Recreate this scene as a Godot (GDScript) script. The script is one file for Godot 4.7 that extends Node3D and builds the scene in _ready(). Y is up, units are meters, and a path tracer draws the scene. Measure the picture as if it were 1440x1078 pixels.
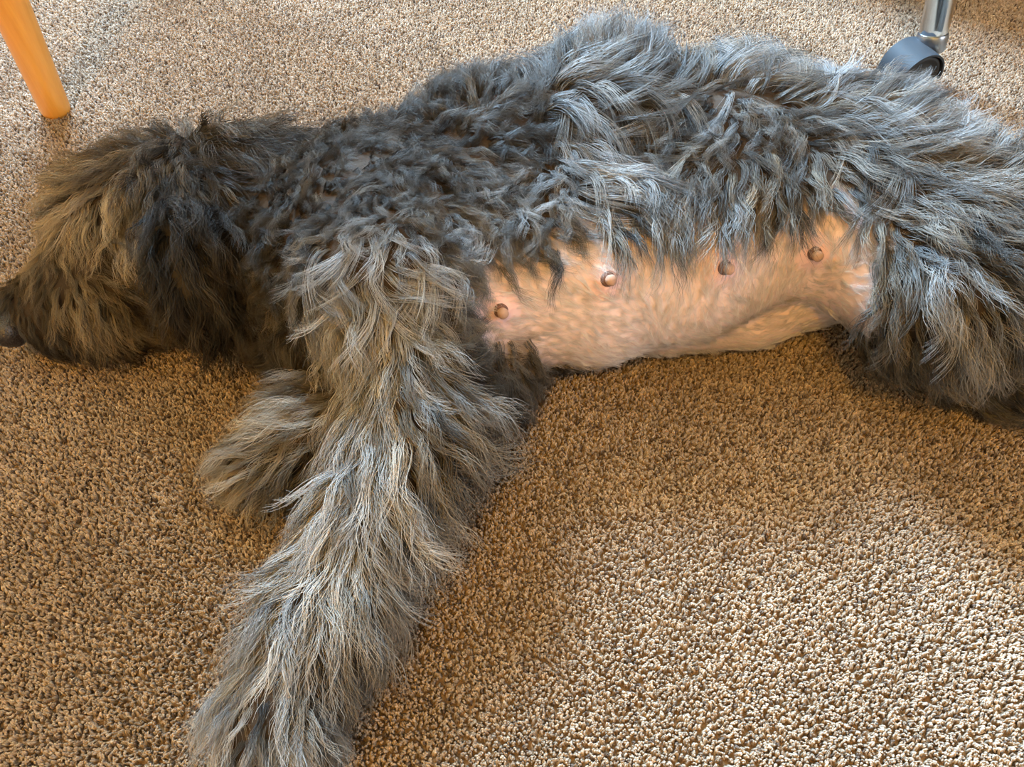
extends Node3D
# A shaggy grey-brown dog lying on its side on a brown twist-pile carpet, between a wooden chair and a table on castors.

var rng := RandomNumberGenerator.new()
var joints := {}
var guides: Array = []
var bare_zones: Array = []
var teats: Array = []
var skin_noise := FastNoiseLite.new()
var tone_noise := FastNoiseLite.new()
var swirl_noise := FastNoiseLite.new()
var M := {}

func _ready():
	rng.seed = 7
	# ---- camera, sky, lights, exposure
	var cam := Camera3D.new()
	cam.name = "camera"
	cam.fov = 53.0
	cam.near = 0.02
	cam.far = 40.0
	add_child(cam)
	cam.position = Vector3(0, 0.5, 0)
	cam.rotation_degrees = Vector3(-54, 0, 0)
	var env := Environment.new()
	env.tonemap_mode = Environment.TONE_MAPPER_LINEAR
	env.tonemap_exposure = 1.05
	var sky_mat := ProceduralSkyMaterial.new()
	sky_mat.sky_top_color = Color(0.35, 0.52, 0.8)
	sky_mat.sky_horizon_color = Color(0.72, 0.8, 0.9)
	sky_mat.ground_bottom_color = Color(0.3, 0.3, 0.28)
	sky_mat.ground_horizon_color = Color(0.6, 0.62, 0.62)
	var sky := Sky.new()
	sky.sky_material = sky_mat
	env.background_mode = Environment.BG_SKY
	env.sky = sky
	env.background_energy_multiplier = 1.5
	env.sdfgi_enabled = true
	env.ssao_enabled = true
	env.ssil_enabled = true
	var world := WorldEnvironment.new()
	world.name = "surroundings"
	world.environment = env
	add_child(world)
	# daylight that comes in through the two windows, and the warm ceiling lamp
	day_light("daylight_far_window", Vector3(-1.0, 1.86, -2.18), Vector2(1.0, 0.84), Color(0.70, 0.86, 1.0), 126.0)
	day_light("daylight_side_window", Vector3(2.28, 1.4, 0.35), Vector2(1.2, 1.2), Color(0.9, 0.95, 1.0), 3.5)
	# ---- the setting
	make_materials()
	build_room()
	build_pile()
	# ---- the objects
	build_dog()
	build_wooden_table()
	build_rolling_table()
	build_ceiling_lamp()

func day_light(called: String, at: Vector3, size: Vector2, tint: Color, energy: float):
	var l := AreaLight3D.new()
	l.name = called
	l.area_size = size
	l.area_normalize_energy = false
	l.light_color = tint
	l.light_energy = energy
	l.shadow_enabled = true
	l.area_range = 9.0
	l.area_attenuation = 2.0
	add_child(l)
	l.position = at
	var face := Vector3(0, 0, 1) if absf(at.z) > 1.0 else Vector3(-1, 0, 0)
	l.look_at(at + face)

# ------------------------------------------------------------------ helpers
func mat(albedo: Color, rough: float, metal := 0.0) -> StandardMaterial3D:
	var m := StandardMaterial3D.new()
	m.albedo_color = albedo
	m.roughness = rough
	m.metallic = metal
	return m

func lin(r: float, g: float, b: float) -> Color:
	return Color(r, g, b).linear_to_srgb()

func put(called: String, mesh: Mesh, m: Material, parent: Node = self) -> MeshInstance3D:
	var o := MeshInstance3D.new()
	o.name = called
	o.mesh = mesh
	if m:
		o.material_override = m
	parent.add_child(o, true)
	return o

func tag(o: Node, label: String, category: String):
	o.set_meta("label", label)
	o.set_meta("category", category)

func structure(o: Node):
	o.set_meta("kind", "structure")

func quad(st: SurfaceTool, a: Vector3, b: Vector3, c: Vector3, d: Vector3):
	# front face towards the side from which a, b, c, d run clockwise
	for v in [a, b, c, a, c, d]:
		st.add_vertex(v)

func box(st: SurfaceTool, lo: Vector3, hi: Vector3, bevel := 0.0):
	# a box with chamfered vertical and horizontal edges
	var c := (lo + hi) * 0.5
	var h := (hi - lo) * 0.5
	var b := minf(bevel, minf(h.x, minf(h.y, h.z)) * 0.45)
	var hull: Array = []
	for axis in 3:
		for s in [-1.0, 1.0]:
			var u := (axis + 1) % 3
			var w := (axis + 2) % 3
			var p: Array = []
			for k in [[-1, -1], [1, -1], [1, 1], [-1, 1]]:
				var v := Vector3()
				v[axis] = s * h[axis]
				v[u] = k[0] * (h[u] - b)
				v[w] = k[1] * (h[w] - b)
				p.append(c + v)
			if s > 0:
				p.reverse()
			hull.append(p)
	for p in hull:
		quad(st, p[0], p[1], p[2], p[3])
	if b > 0.0:
		for axis in 3:
			var u := (axis + 1) % 3
			var w := (axis + 2) % 3
			for su in [-1.0, 1.0]:
				for sw in [-1.0, 1.0]:
					var p: Array = []
					for k in [[-1, 0], [1, 0], [1, 1], [-1, 1]]:
						var v := Vector3()
						v[axis] = k[0] * (h[axis] - b)
						v[u] = su * (h[u] - (b if k[1] == 1 else 0.0))
						v[w] = sw * (h[w] - (b if k[1] == 0 else 0.0))
						p.append(c + v)
					if su * sw < 0:
						p.reverse()
					quad(st, p[0], p[1], p[2], p[3])
		for sx in [-1.0, 1.0]:
			for sy in [-1.0, 1.0]:
				for sz in [-1.0, 1.0]:
					var q := [c + Vector3(sx * h.x, sy * (h.y - b), sz * (h.z - b)), c + Vector3(sx * (h.x - b), sy * h.y, sz * (h.z - b)), c + Vector3(sx * (h.x - b), sy * (h.y - b), sz * h.z)]
					if sx * sy * sz > 0:
						q.reverse()
					for v in q:
						st.add_vertex(v)

func box_mesh(lo: Vector3, hi: Vector3, bevel := 0.0) -> ArrayMesh:
	var st := SurfaceTool.new()
	st.begin(Mesh.PRIMITIVE_TRIANGLES)
	st.set_smooth_group(-1)
	box(st, lo, hi, bevel)
	st.generate_normals()
	return st.commit()

func boxes_mesh(list: Array, bevel := 0.0) -> ArrayMesh:
	var st := SurfaceTool.new()
	st.begin(Mesh.PRIMITIVE_TRIANGLES)
	st.set_smooth_group(-1)
	for b in list:
		box(st, b[0], b[1], bevel)
	st.generate_normals()
	return st.commit()

# a lathed shape along the line from a to b: profile of (share along the line, radius)
func lathe(a: Vector3, b: Vector3, profile: Array, sides := 32, smooth := true) -> ArrayMesh:
	var st := SurfaceTool.new()
	st.begin(Mesh.PRIMITIVE_TRIANGLES)
	var axis := (b - a).normalized()
	var side := axis.cross(Vector3(0.31, 0.2, 0.93)).normalized()
	var other := axis.cross(side).normalized()
	var rows: Array = []
	for p in profile:
		var row := PackedVector3Array()
		for k in sides:
			var t := TAU * k / sides
			row.append(a + (b - a) * float(p[0]) + (side * cos(t) + other * sin(t)) * float(p[1]))
		rows.append(row)
	st.set_smooth_group(0 if smooth else -1)
	for i in rows.size() - 1:
		for k in sides:
			var n := (k + 1) % sides
			quad(st, rows[i][k], rows[i + 1][k], rows[i + 1][n], rows[i][n])
	st.set_smooth_group(-1)
	var first: Vector3 = a + (b - a) * float(profile[0][0])
	var last: Vector3 = a + (b - a) * float(profile[-1][0])
	for k in sides:
		var n := (k + 1) % sides
		for v in [first, rows[0][k], rows[0][n]]:
			st.add_vertex(v)
		for v in [last, rows[-1][n], rows[-1][k]]:
			st.add_vertex(v)
	st.generate_normals()
	return st.commit()

# ------------------------------------------------------------------ materials
func noise_tex(freq: float, octaves: int, ramp: Array, seed_: int, as_normal := false, size := 512) -> NoiseTexture2D:
	var n := FastNoiseLite.new()
	n.noise_type = FastNoiseLite.TYPE_SIMPLEX_SMOOTH
	n.frequency = freq
	n.fractal_octaves = octaves
	n.seed = seed_
	var t := NoiseTexture2D.new()
	t.width = size
	t.height = size
	t.seamless = true
	t.noise = n
	t.as_normal_map = as_normal
	if ramp:
		var g := Gradient.new()
		g.offsets = PackedFloat32Array(ramp.map(func(r): return r[0]))
		g.colors = PackedColorArray(ramp.map(func(r): return r[1]))
		t.color_ramp = g
	return t

func wood_grain() -> ImageTexture:
	# honey-coloured straight grain that runs along v
	var im := Image.create(256, 512, false, Image.FORMAT_RGB8)
	var n := FastNoiseLite.new()
	n.seed = 5
	n.frequency = 0.02
	n.fractal_octaves = 4
	for y in 512:
		for x in 256:
			var streak := n.get_noise_2d(x * 3.0, y * 0.12) * 0.5 + 0.5
			var fine := n.get_noise_2d(x * 14.0 + 900.0, y * 0.5) * 0.5 + 0.5
			var k := clampf(streak * 0.65 + fine * 0.35, 0.0, 1.0)
			im.set_pixel(x, y, Color(0.80, 0.50, 0.17).lerp(Color(0.93, 0.67, 0.30), k))
	return ImageTexture.create_from_image(im)

func make_materials():
	M.wall = mat(Color(0.54, 0.42, 0.27), 0.9)
	M.wall.normal_enabled = true
	M.wall.normal_texture = noise_tex(0.05, 4, [], 3, true, 256)
	M.wall.normal_scale = 0.15
	M.wall.uv1_triplanar = true
	M.wall.uv1_world_triplanar = true
	M.wall.uv1_scale = Vector3.ONE * 2.0
	M.ceiling = mat(Color(0.70, 0.60, 0.44), 0.9)
	M.white = mat(Color(0.88, 0.86, 0.82), 0.4)
	M.backing = mat(Color.WHITE, 0.95)
	M.backing.albedo_texture = noise_tex(0.08, 3, [[0.0, Color(0.34, 0.26, 0.18)], [1.0, Color(0.52, 0.42, 0.32)]], 9)
	M.backing.uv1_triplanar = true
	M.backing.uv1_world_triplanar = true
	M.backing.uv1_scale = Vector3.ONE * 6.0
	M.yarn = mat(Color.WHITE, 0.85)
	M.yarn.vertex_color_use_as_albedo = true
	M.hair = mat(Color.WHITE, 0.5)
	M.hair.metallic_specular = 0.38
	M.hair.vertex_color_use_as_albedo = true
	M.skin = mat(Color.WHITE, 0.75)
	M.skin.metallic_specular = 0.2
	M.skin.vertex_color_use_as_albedo = true
	M.skin.normal_enabled = true
	M.skin.normal_texture = noise_tex(0.06, 4, [], 21, true, 256)
	M.skin.normal_scale = 0.25
	M.skin.uv1_triplanar = true
	M.skin.uv1_scale = Vector3.ONE * 14.0
	M.nipple = mat(lin(0.38, 0.235, 0.175), 0.7)
	M.nipple.metallic_specular = 0.15
	M.collar = mat(lin(0.13, 0.06, 0.045), 0.8)
	M.nose = mat(lin(0.022, 0.016, 0.015), 0.32)
	M.nose.normal_enabled = true
	M.nose.normal_texture = noise_tex(0.09, 2, [], 31, true, 256)
	M.nose.normal_scale = 0.6
	M.nose.uv1_triplanar = true
	M.nose.uv1_scale = Vector3.ONE * 30.0
	M.eye = mat(lin(0.012, 0.008, 0.006), 0.08)
	M.wood = mat(Color.WHITE, 0.35)
	M.wood.albedo_texture = wood_grain()
	M.wood.uv1_triplanar = true
	M.wood.uv1_scale = Vector3(9, 2.5, 9)
	M.chrome = mat(Color(0.86, 0.87, 0.88), 0.12, 1.0)
	M.steel = mat(Color(0.6, 0.61, 0.63), 0.3, 1.0)
	M.plastic = mat(lin(0.03, 0.036, 0.044), 0.6)
	M.plastic.metallic_specular = 0.25
	M.rubber = mat(lin(0.012, 0.012, 0.013), 0.6)
	M.table = mat(Color(0.30, 0.22, 0.16), 0.4)
	M.glass = mat(Color(0.95, 0.98, 1.0, 0.06), 0.02)
	M.glass.transparency = BaseMaterial3D.TRANSPARENCY_ALPHA
	M.lamp = mat(Color(1.0, 0.85, 0.65), 0.5)
	M.lamp.emission_enabled = true
	M.lamp.emission = Color(1.0, 0.78, 0.5)
	M.lamp.emission_energy_multiplier = 2.0

# ------------------------------------------------------------------ the room
func build_room():
	var x0 := -2.5
	var x1 := 2.3
	var z0 := -2.2
	var z1 := 1.8
	var h := 2.4
	var t := 0.12
	structure(put("floor", box_mesh(Vector3(x0 - t, -0.12, z0 - t), Vector3(x1 + t, 0.0, z1 + t)), M.backing))
	structure(put("ceiling", box_mesh(Vector3(x0 - t, h, z0 - t), Vector3(x1 + t, h + t, z1 + t)), M.ceiling))
	# the far wall with its window, the side wall with its window, two plain walls
	var w := Rect2(-1.5, 1.44, 1.0, 0.84)
	structure(put("wall_far", boxes_mesh([
		[Vector3(x0 - t, 0, z0 - t), Vector3(w.position.x, h, z0)], [Vector3(w.end.x, 0, z0 - t), Vector3(x1 + t, h, z0)],
		[Vector3(w.position.x, 0, z0 - t), Vector3(w.end.x, w.position.y, z0)], [Vector3(w.position.x, w.end.y, z0 - t), Vector3(w.end.x, h, z0)]]), M.wall))
	window("window_1", Vector3(w.position.x, w.position.y, z0 - t * 0.6), Vector3(w.size.x, 0, 0), w.size.y)
	var v := Rect2(-0.25, 0.8, 1.2, 1.2)
	structure(put("wall_right", boxes_mesh([
		[Vector3(x1, 0, z0), Vector3(x1 + t, h, v.position.x)], [Vector3(x1, 0, v.end.x), Vector3(x1 + t, h, z1 + t)],
		[Vector3(x1, 0, v.position.x), Vector3(x1 + t, v.position.y, v.end.x)], [Vector3(x1, v.end.y, v.position.x), Vector3(x1 + t, h, v.end.x)]]), M.wall))
	window("window_2", Vector3(x1 + t * 0.6, v.position.y, v.position.x), Vector3(0, 0, v.size.x), v.size.y)
	structure(put("wall_left", box_mesh(Vector3(x0 - t, 0, z0), Vector3(x0, h, z1 + t)), M.wall))
	structure(put("wall_near", box_mesh(Vector3(x0, 0, z1), Vector3(x1, h, z1 + t)), M.wall))
	structure(put("baseboard_far", box_mesh(Vector3(x0, 0, z0), Vector3(x1, 0.09, z0 + 0.018), 0.004), M.white))
	structure(put("baseboard_left", box_mesh(Vector3(x0, 0, z0 + 0.018), Vector3(x0 + 0.018, 0.09, z1), 0.004), M.white))
	structure(put("baseboard_right", box_mesh(Vector3(x1 - 0.018, 0, z0 + 0.018), Vector3(x1, 0.09, z1), 0.004), M.white))

func window(called: String, at: Vector3, across: Vector3, high: float):
	var o := Node3D.new()
	o.name = called
	add_child(o)
	structure(o)
	o.position = at
	var u := across.normalized()
	var n := Vector3(absf(u.z), 0, absf(u.x)) * 0.03
	var wide := across.length()
	var bars: Array = []
	for k in [0.0, 0.5, 1.0]:
		var c := u * clampf(wide * k, 0.025, wide - 0.025)
		bars.append([c - u * 0.025 - n, c + u * 0.025 + n + Vector3(0, high, 0)])
	for y in [0.0, high - 0.05]:
		bars.append([Vector3(0, y, 0) - n, across + Vector3(0, y + 0.05, 0) + n])
	put("window_frame", boxes_mesh(bars, 0.004), M.white, o)
	for k in 2:
		var a := u * (wide * 0.5 * k + 0.025)
		put("pane", box_mesh(a - n * 0.07 + Vector3(0, 0.05, 0), a + u * (wide * 0.5 - 0.05) + n * 0.07 + Vector3(0, high - 0.05, 0)), M.glass, o)

# ------------------------------------------------------------------ carpet pile
func tuft_mesh() -> ArrayMesh:
	# the cut end of a two-ply twisted yarn
	var v := PackedVector3Array()
	var nrm := PackedVector3Array()
	var idx := PackedInt32Array()
	var sides := 6
	for ply in 2:
		var first := v.size()
		var rings := [[0.0, 0.9], [0.3, 1.0], [0.62, 1.15], [0.85, 1.1], [0.97, 0.66]]
		for r in rings:
			var s: float = r[0]
			var turn := s * 2.6 + PI * ply
			var c := Vector3(cos(turn) * 0.00085, s * 0.0075 * (1.0 - 0.08 * ply), sin(turn) * 0.00085)
			for k in sides:
				var t := TAU * k / sides
				var out_ := Vector3(cos(t), 0, sin(t))
				v.append(c + out_ * 0.00098 * float(r[1]))
				nrm.append((out_ + Vector3(0, maxf(0.0, s - 0.6) * 2.2, 0)).normalized())
		var top := v.size()
		v.append(Vector3(cos(2.6 + PI * ply) * 0.00085, 0.00765 * (1.0 - 0.08 * ply), sin(2.6 + PI * ply) * 0.00085))
		nrm.append(Vector3.UP)
		for i in rings.size() - 1:
			for k in sides:
				var a := first + i * sides + k
				var b := first + i * sides + (k + 1) % sides
				idx.append_array(PackedInt32Array([a, b, b + sides, a, b + sides, a + sides]))
		for k in sides:
			idx.append_array(PackedInt32Array([first + (rings.size() - 1) * sides + k, first + (rings.size() - 1) * sides + (k + 1) % sides, top]))
	return array_mesh(v, nrm, idx)

func array_mesh(v: PackedVector3Array, nrm: PackedVector3Array, idx: PackedInt32Array, col := PackedColorArray()) -> ArrayMesh:
	var a: Array = []
	a.resize(Mesh.ARRAY_MAX)
	a[Mesh.ARRAY_VERTEX] = v
	a[Mesh.ARRAY_NORMAL] = nrm
	a[Mesh.ARRAY_INDEX] = idx
	if col.size():
		a[Mesh.ARRAY_COLOR] = col
	var m := ArrayMesh.new()
	m.add_surface_from_arrays(Mesh.PRIMITIVE_TRIANGLES, a)
	return m

func copies(called: String, mesh: Mesh, m: Material, buffer: PackedFloat32Array, parent: Node) -> MultiMeshInstance3D:
	var mm := MultiMesh.new()
	mm.transform_format = MultiMesh.TRANSFORM_3D
	mm.use_colors = true
	mm.mesh = mesh
	mm.instance_count = buffer.size() / 16
	mm.buffer = buffer
	var o := MultiMeshInstance3D.new()
	o.name = called
	o.multimesh = mm
	o.material_override = m
	o.set_meta("kind", "stuff")
	parent.add_child(o, true)
	return o

func build_pile():
	var step := 0.0022
	var blotch := FastNoiseLite.new()
	blotch.seed = 4
	blotch.frequency = 9.0
	blotch.fractal_octaves = 3
	var lean := FastNoiseLite.new()
	lean.seed = 8
	lean.frequency = 60.0
	var buf := PackedFloat32Array()
	buf.resize(800000 * 16)
	var n := 0
	# fine tufts where the eye is near, coarser ones further out
	for ring in [[step, 1.0, 1.36, 0.12], [step * 1.65, 1.55, 2.3, 0.5]]:
		var pitch: float = ring[0]
		for j in int(ring[2] / pitch):
			var z: float = ring[3] - j * pitch
			var inner := 0.34 + maxf(0.0, -z) * 0.52
			var half: float = inner if ring[1] == 1.0 else 1.35
			var cols := int(half * 2.0 / pitch)
			for i in cols:
				var x := -half + (i + 0.5 * (j % 2)) * pitch + rng.randf_range(-0.4, 0.4) * pitch
				var zz := z + rng.randf_range(-0.4, 0.4) * pitch
				if ring[1] > 1.0 and absf(x) < inner and z < 0.12 and z > -1.24:
					continue
				n = add_tuft(buf, n, x, zz, ring[1], lean, blotch)
	buf.resize(n * 16)
	var o := copies("carpet_pile", tuft_mesh(), M.yarn, buf, self)
	tag(o, "brown and beige flecked twist-pile carpet spread out under the dog", "carpet")

func add_tuft(buf: PackedFloat32Array, n: int, x: float, zz: float, big: float, lean: FastNoiseLite, blotch: FastNoiseLite) -> int:
	var ax := lean.get_noise_2d(x, zz) * 0.5 + rng.randf_range(-0.35, 0.35)
	var az := lean.get_noise_2d(x + 5.0, zz) * 0.5 + rng.randf_range(-0.35, 0.35)
	var up := Vector3(ax, 1.0, az).normalized()
	var turn := rng.randf() * TAU
	var bx := up.cross(Vector3(cos(turn), 0.0, sin(turn))).normalized()
	var bz := bx.cross(up)
	var s := rng.randf_range(0.48, 0.78) * big
	bx *= s
	bz *= s
	up *= rng.randf_range(0.72, 0.95)
	var b := blotch.get_noise_2d(x, zz)
	var k := clampf(0.5 + 0.15 * b + rng.randfn(0.0, 0.2), 0.0, 1.0)
	var c := Vector3(0.13, 0.088, 0.059).lerp(Vector3(0.43, 0.325, 0.235), k)
	if rng.randf() < 0.06:
		c = Vector3(0.085, 0.055, 0.038)
	var o := n * 16
	buf[o] = bx.x; buf[o + 1] = up.x; buf[o + 2] = bz.x; buf[o + 3] = x
	buf[o + 4] = bx.y; buf[o + 5] = up.y; buf[o + 6] = bz.y; buf[o + 7] = -0.001
	buf[o + 8] = bx.z; buf[o + 9] = up.z; buf[o + 10] = bz.z; buf[o + 11] = zz
	buf[o + 12] = c.x; buf[o + 13] = c.y; buf[o + 14] = c.z; buf[o + 15] = 1.0
	return n + 1

# ------------------------------------------------------------------ smooth bodies from bones
func joint(called: String, x: float, y: float, z: float, r: float):
	joints[called] = [Vector3(x, y, z), r]

func capsule(a: String, b: String, k := 0.03) -> Array:
	return [joints[a][0], joints[a][1], joints[b][0], joints[b][1], k]

# surface nets over the smooth union of tapered capsules; rest_y is the level the body lies on
func surface_net(bones: Array, cell: float, rest_y: float) -> Array:
	var lo := Vector3.INF
	var hi := -Vector3.INF
	for b in bones:
		for e in [[b[0], b[1]], [b[2], b[3]]]:
			var r := Vector3.ONE * (float(e[1]) + 3.0 * cell)
			lo = lo.min(e[0] - r)
			hi = hi.max(e[0] + r)
	lo.y = maxf(lo.y, rest_y - 2.0 * cell)
	var nx := int((hi.x - lo.x) / cell) + 2
	var ny := int((hi.y - lo.y) / cell) + 2
	var nz := int((hi.z - lo.z) / cell) + 2
	var d := PackedFloat32Array()
	d.resize(nx * ny * nz)
	d.fill(9.0)
	for b in bones:
		var a: Vector3 = b[0]
		var ra: float = b[1]
		var ab: Vector3 = b[2] - a
		var dr: float = b[3] - ra
		var k: float = b[4]
		var inv := 1.0 / maxf(ab.length_squared(), 1e-9)
		var reach: float = maxf(b[1], b[3]) + maxf(k, 0.012) + cell
		var from := ((a.min(b[2]) - Vector3.ONE * reach - lo) / cell).floor().max(Vector3.ZERO)
		var to := ((a.max(b[2]) + Vector3.ONE * reach - lo) / cell).ceil().min(Vector3(nx - 1, ny - 1, nz - 1))
		for iz in range(int(from.z), int(to.z) + 1):
			for iy in range(int(from.y), int(to.y) + 1):
				var row := (iz * ny + iy) * nx
				for ix in range(int(from.x), int(to.x) + 1):
					var p := lo + Vector3(ix, iy, iz) * cell - a
					var s := (p - ab * clampf(p.dot(ab) * inv, 0.0, 1.0)).length() - ra - dr * clampf(p.dot(ab) * inv, 0.0, 1.0)
					var q := d[row + ix]
					var m := maxf(k - absf(q - s), 0.0)
					d[row + ix] = minf(q, s) - m * m * 0.25 / k
	for iz in nz:
		for iy in ny:
			var floor_d := rest_y - (lo.y + iy * cell)
			if floor_d > -0.05:
				var row := (iz * ny + iy) * nx
				for ix in nx:
					d[row + ix] = maxf(d[row + ix], floor_d)
	var verts := PackedVector3Array()
	var nrm := PackedVector3Array()
	var idx := PackedInt32Array()
	var at := PackedInt32Array()
	at.resize(nx * ny * nz)
	at.fill(-1)
	var sy := nx
	var sz := nx * ny
	for iz in nz - 1:
		for iy in ny - 1:
			for ix in nx - 1:
				var c := iz * sz + iy * sy + ix
				var d0 := d[c]
				if absf(d0) > cell * 2.5:
					continue
				var e := [d0, d[c + 1], d[c + sy], d[c + sy + 1], d[c + sz], d[c + sz + 1], d[c + sz + sy], d[c + sz + sy + 1]]
				var inside := 0
				for v in e:
					if v < 0.0:
						inside += 1
				if inside == 0 or inside == 8:
					continue
				var sum := Vector3.ZERO
				var cnt := 0
				for pair in NET_EDGES:
					var a: float = e[pair[0]]
					var b: float = e[pair[1]]
					if (a < 0.0) != (b < 0.0):
						var t := a / (a - b)
						var pa := Vector3(pair[0] & 1, (pair[0] >> 1) & 1, pair[0] >> 2)
						var pb := Vector3(pair[1] & 1, (pair[1] >> 1) & 1, pair[1] >> 2)
						sum += pa.lerp(pb, t)
						cnt += 1
				at[c] = verts.size()
				verts.append(lo + (Vector3(ix, iy, iz) + sum / cnt) * cell)
				nrm.append(Vector3(e[1] + e[3] + e[5] + e[7] - e[0] - e[2] - e[4] - e[6], e[2] + e[3] + e[6] + e[7] - e[0] - e[1] - e[4] - e[5], e[4] + e[5] + e[6] + e[7] - e[0] - e[1] - e[2] - e[3]).normalized())
	for iz in range(1, nz - 1):
		for iy in range(1, ny - 1):
			for ix in range(1, nx - 1):
				var c := iz * sz + iy * sy + ix
				if absf(d[c]) > cell * 2.5:
					continue
				var s := d[c] < 0.0
				for axis in 3:
					var step: int = [1, sy, sz][axis]
					if s == (d[c + step] < 0.0):
						continue
					var u: int = [sy, sz, 1][axis]
					var w: int = [sz, 1, sy][axis]
					var q := [at[c - u - w], at[c - w], at[c], at[c - u]]
					if q.min() < 0:
						continue
					if s:
						idx.append_array(PackedInt32Array([q[0], q[2], q[1], q[0], q[3], q[2]]))
					else:
						idx.append_array(PackedInt32Array([q[0], q[1], q[2], q[0], q[2], q[3]]))
	return [verts, nrm, idx]

const NET_EDGES := [[0, 1], [2, 3], [4, 5], [6, 7], [0, 2], [1, 3], [4, 6], [5, 7], [0, 4], [1, 5], [2, 6], [3, 7]]

# ------------------------------------------------------------------ hair
# one lock: many fine tapered hairs that share a wave and draw together towards the tip; it grows along +z, the skin's normal is +y
func lock_mesh(seed_: int, hairs: int, wave: float, turns: float, bend: float, spread: float, thick: float, sag: float, draw: float, root: float, end: float) -> ArrayMesh:
	var r := RandomNumberGenerator.new()
	r.seed = seed_
	var v := PackedVector3Array()
	var nrm := PackedVector3Array()
	var idx := PackedInt32Array()
	var col := PackedColorArray()
	var rings := 10
	var length := 0.05
	var phase := r.randf() * TAU
	for h in hairs:
		var ang := r.randf() * TAU
		var rad := sqrt(r.randf()) * spread
		var off := Vector3(cos(ang) * rad, sin(ang) * rad * 0.4, sin(ang) * rad * 0.9)
		var my := length * r.randf_range(0.7, 1.08)
		var ph := phase + r.randfn(0.0, 0.35)
		var am := wave * r.randf_range(0.7, 1.25)
		var be := bend * r.randf_range(0.8, 1.2) + r.randfn(0.0, 0.03)
		var rise := r.randf_range(0.12, 0.3)
		var fly := r.randfn(0.0, 0.05)
		var shade := r.randf_range(0.78, 1.2)
		var pts := PackedVector3Array()
		for i in rings:
			var s := float(i) / (rings - 1)
			var open := pow(s, 0.6)
			var p := Vector3(be * s * s * my + fly * s * s * my, (rise * s - sag * s * s) * my, s * my * (1.0 - 0.25 * absf(be) * s))
			p += Vector3(off.x * (1.0 - draw * s), off.y * (1.0 - 0.6 * s), off.z)
			p += Vector3(sin(ph + TAU * turns * s), 0.75 * cos(ph + TAU * turns * s), 0) * am * open
			pts.append(p)
		for i in rings:
			var t := (pts[mini(i + 1, rings - 1)] - pts[maxi(i - 1, 0)]).normalized()
			var a := t.cross(Vector3(0.2, 1.0, 0.1)).normalized()
			var b := a.cross(t)
			var s := float(i) / (rings - 1)
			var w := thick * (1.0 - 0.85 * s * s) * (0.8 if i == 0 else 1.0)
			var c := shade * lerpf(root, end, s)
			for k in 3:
				var q := TAU * k / 3.0
				var o := a * cos(q) + b * sin(q)
				nrm.append(o)
				v.append(pts[i] + o * w)
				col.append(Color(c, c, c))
		var first := v.size() - rings * 3
		for i in rings - 1:
			for k in 3:
				var p0 := first + i * 3 + k
				var p1 := first + i * 3 + (k + 1) % 3
				idx.append_array(PackedInt32Array([p0, p1, p1 + 3, p0, p1 + 3, p0 + 3]))
	return array_mesh(v, nrm, idx, col)

func guide(coat: String, x: float, y: float, z: float, nx: float, ny: float, nz: float, dx: float, dy: float, dz: float, length: float, lift: float, curl: float, tone: float, warm: float):
	guides.append([coat, Vector3(x, y, z), Vector3(nx, ny, nz), Vector3(dx, dy, dz), length * 0.001, deg_to_rad(lift), curl, tone, warm])  # tone mixes the coat's own colour with painted-in highlights and shaded gaps

func bare(p: Vector3) -> float:
	# distance outside the hairless belly skin (negative inside it)
	var best := 9.0
	for z in bare_zones:
		var ab: Vector3 = z[1] - z[0]
		var t := clampf((p - z[0]).dot(ab) / ab.length_squared(), 0.0, 1.0)
		best = minf(best, (p - z[0] - ab * t).length() - float(z[2]))
	return best + skin_noise.get_noise_3dv(p) * 0.012

func hair_colour(tone: float, warm: float) -> Vector3:
	var grey := Vector3(0.016, 0.0145, 0.0135).lerp(Vector3(0.44, 0.43, 0.43), clampf(tone, 0.0, 1.0))
	var brown := Vector3(0.02, 0.0125, 0.007).lerp(Vector3(0.46, 0.335, 0.195), clampf(tone, 0.0, 1.0))
	return grey.lerp(brown, clampf(warm, 0.0, 1.0))

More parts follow.
